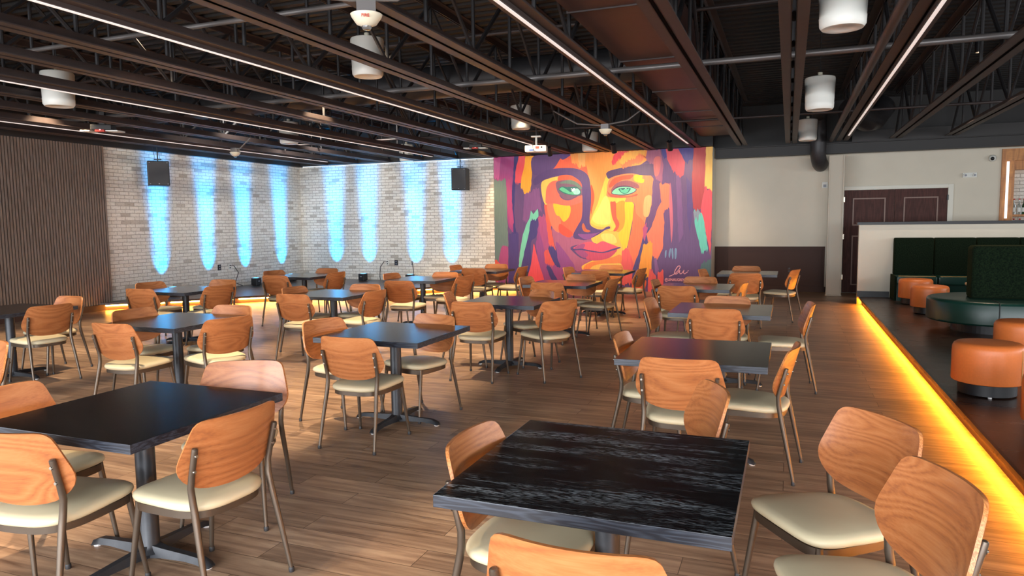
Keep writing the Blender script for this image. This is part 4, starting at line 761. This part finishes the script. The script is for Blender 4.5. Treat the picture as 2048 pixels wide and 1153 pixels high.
for n, x, y, a in CH:
    ti, s = int(n[:-1]), n[-1]
    lab = LAB.get(n) or ('oak chair ' + SD[s] % TD[ti][0])
    rz = math.radians(a)
    grp = 'oak-backed dining chairs'
    if chair0 is None:
        t = chair0 = thing('dining_chair', lab, 'chair', (x, y, 0), rz, grp)
        obj('backrest', back_me, t); obj('seat', seat_me, t); obj('seat_frame', apron_me, t)
        for s_ in (-1, 1):
            f = obj('leg', fl_me[s_], t); obj('foot_cap', cap_me, f, (s_*.2245, .265, 0))
            q = obj('leg', rl_me[s_], t); obj('foot_cap', cap_me, q, (s_*.2355, -.263, 0))
            obj('screw', scr_me, q, (s_*.221, -.2125, .698)); obj('screw', scr_me, q, (s_*.2195, -.194, .628))
    else: dup(chair0, None, (x, y, 0), rz, lab)

# ------------------------------------------------------------------ windows behind the camera and lights
W = [(-12.2, -8.6), (-8.0, -4.4), (-3.8, -.2), (.4, 4.0), (4.6, 8.4)]
def rear(bm):
    box(bm, XL-.2, YR-.2, 0, XR+.2, YR, .45); box(bm, XL-.2, YR-.2, 2.95, XR+.2, YR, ZD)
    xs = [XL-.2] + [v for w in W for v in w] + [XR+.2]
    for k in range(0, len(xs), 2): box(bm, xs[k], YR-.2, .45, xs[k+1], YR, 2.95)
struct('wall_rear', rear, M['beige'], 'beige rear wall with five tall windows behind the camera', cat='wall')
for k, (a, b) in enumerate(W):
    w = obj('window_%d' % (k+1), mesh('window', lambda bm: [box(bm, *q) for q in ((a, YR-.12, .45, b, YR-.04, .51), (a, YR-.12, 2.89, b, YR-.04, 2.95), (a, YR-.12, .45, a+.06, YR-.04, 2.95), (b-.06, YR-.12, .45, b, YR-.04, 2.95), ((a+b)/2-.03, YR-.12, .45, (a+b)/2+.03, YR-.04, 2.95))], M['blackp']), None, kind='structure', label='tall window behind the camera', cat='window')

def area(name, loc, rot, sx, sy, power, col, spread=PI):
    l = bpy.data.lights.new(name, 'AREA'); l.shape = 'RECTANGLE'; l.size = sx; l.size_y = sy; l.energy = power; l.color = col; l.spread = spread
    o = bpy.data.objects.new(name, l); C.objects.link(o); o.location = loc; o.rotation_euler = rot; return o
def spot(name, loc, target, power, col, angle, blend=.3, rad=.03):
    l = bpy.data.lights.new(name, 'SPOT'); l.energy = power; l.color = col; l.spot_size = math.radians(angle); l.spot_blend = blend; l.shadow_soft_size = rad
    o = bpy.data.objects.new(name, l); C.objects.link(o); o.location = loc
    o.rotation_euler = (Vector(target)-Vector(loc)).to_track_quat('-Z', 'Y').to_euler(); return o
for k in range(3):
    a = 1.2 + 4.3*k
    w = obj('window_%d' % (k+6), mesh('window', lambda bm: [box(bm, *q) for q in ((XR-.06, a, .7, XR-.001, a+3.6, .76), (XR-.06, a, 2.94, XR-.001, a+3.6, 3.0), (XR-.06, a, .7, XR-.001, a+.06, 3.0), (XR-.06, a+3.54, .7, XR-.001, a+3.6, 3.0))], M['blackp']), None, kind='structure', label='added, unseen window on the far right wall', cat='window')
    area('daylight_%d' % (k+6), (XR-.03, a+1.8, 1.85), (PI/2-.2, 0, PI/2), 3.4, 2.1, SIDEFILL, (.96, .97, 1), math.radians(150))  # unseen side windows and area lights added to brighten platform and back
for k, (a, b) in enumerate(W):
    area('daylight_%d' % (k+1), ((a+b)/2, YR-.02, 1.7), (PI/2-.28, 0, 0), b-a-.1, 2.4, DAY, (.93, .96, 1), math.radians(150))
# blue wall washers on the stage floor
fx = [((XL+.30, y), 90) for y in (11.75, 13.12, 14.35, 15.75)] + [((x, YB-.34), 0) for x in (-11.75, -10.68, -9.24, -8.18)]
bxm = mesh('housing', bx(-.09, -.11, .012, .09, .07, .19), M['blackp'], bevel=.012)
ulab = ['small black wall washer on the stage nearest the slat wall', 'small black wall washer second from the slat wall', 'small black wall washer below the left outlets on the stage', 'small black wall washer closest to the left of the brick corner', 'small black wall washer just right of the brick corner', 'small black wall washer below the white outlet of the back brick wall', 'small black wall washer third from the brick corner on the back wall', 'small black wall washer nearest the mural']
for k, ((x, y), a) in enumerate(fx):
    t = thing('wall_washer', ulab[k], 'floor light', (x, y, PH), math.radians(a), 'blue wall washers on the stage')
    obj('housing', bxm, t); part('foot', bx(-.07, -.08, 0, .07, .05, .012), M['foot'], t); part('badge', bx(-.03, -.116, .10, .02, -.11, .125), M['dimlogo'], t)
    part('lens', bx(-.06, -.05, .19, .06, .05, .1935), M['bluelamp'], t)
    tx, ty = (XL, y) if a else (x, YB)
    for nm, z, p, an in (('low', .95, BLUE*.9, 46), ('mid', 1.9, BLUE*4.5, 27), ('high', 3.4, BLUE*18, 19)):
        spot('blue_wash_%s_%d' % (nm, k), (x, y, PH+.215), (tx, ty, z), p, (.0, .37, 1), an, 1.0, .03)
for k, (x, y, tx, tz) in enumerate(((-4.85, 14.78, -5.6, 1.7), (-3.45, 14.83, -3.9, 1.8), (-2.3, 14.88, -2.6, 1.7))):
    spot('mural_spot_%d' % k, (x, y+.01, 3.08), (tx, YB, tz), MURALP, (1, .80, .58), 95, .6, .05)
for k, (x, y) in enumerate(DOWN):  # back-left entries are unseen lamps added to brighten the brick
    spot('unseen_warm_spot_%d' % k, (x, y, 3.9), (x+.25, y+.2, 0), DOWNP, (1, .76, .50), 75, .5, .05)
for k, (p, q, w) in enumerate((((-9.4, 10.6, 3.9), (-12.9, 12.0, 1.5), 130), ((-9.4, 13.2, 3.9), (-12.9, 14.9, 1.5), 130), ((-10.6, 13.0, 3.9), (-10.9, 16.65, 1.4), 120), ((-8.2, 13.0, 3.9), (-8.3, 16.65, 1.4), 110))):  # unseen spots added to lift the brick walls behind the stage
    spot('brick_fill_%d' % k, p, q, w*BRICKFILL, (1, .94, .86), 100, .9, .15)
spot('warm_edge_fill', (-6.6, 15.5, 3.9), (-7.15, 16.65, 1.3), 110, (1, .62, .22), 50, 1, .06)  # unseen spot added for the warm glow on the brick beside the mural
spot('bar_downlight', (2.42, 11.88, 3.93), (2.42, 11.9, 0), 60, (1, .8, .6), 80, .5, .04)
spot('booth_downlight', (2.43, 15.6-1.2, 3.93), (2.6, 14.2, 0), 60, (1, .8, .6), 80, .5, .04)

wd = bpy.data.worlds.new('daylight'); S.world = wd; wd.use_nodes = True
bg = wd.node_tree.nodes['Background']; bg.inputs[0].default_value = (.75, .85, 1, 1); bg.inputs[1].default_value = 1.0

# ------------------------------------------------------------------ camera
cd = bpy.data.cameras.new('camera'); cam = bpy.data.objects.new('camera', cd); C.objects.link(cam); S.camera = cam
cd.sensor_fit = 'HORIZONTAL'; cd.sensor_width = 36; cd.lens = 1417.07 / 2048 * 36; cd.clip_start = .05; cd.clip_end = 200
yaw, pit, rol = math.radians(21.355), math.radians(5.247), math.radians(-.708)
f = Vector((-math.sin(yaw)*math.cos(pit), math.cos(yaw)*math.cos(pit), -math.sin(pit)))
rt = Vector((math.cos(yaw), math.sin(yaw), 0)); up = rt.cross(f)
r2 = rt*math.cos(rol) + up*math.sin(rol); u2 = -rt*math.sin(rol) + up*math.cos(rol)
cam.matrix_world = Matrix((( r2.x, u2.x, -f.x, 0), (r2.y, u2.y, -f.y, 0), (r2.z, u2.z, -f.z, 1.65), (0, 0, 0, 1)))

S.view_settings.view_transform = 'Standard'; S.view_settings.look = 'None'; S.view_settings.gamma = 1; S.view_settings.use_curve_mapping = False
S.view_settings.exposure = EXPO
S.cycles.use_denoising = True; S.cycles.max_bounces = 8; S.cycles.diffuse_bounces = 4; S.cycles.glossy_bounces = 4; S.cycles.caustics_reflective = False; S.cycles.caustics_refractive = False
S.cycles.sample_clamp_indirect = 8; S.cycles.blur_glossy = .5
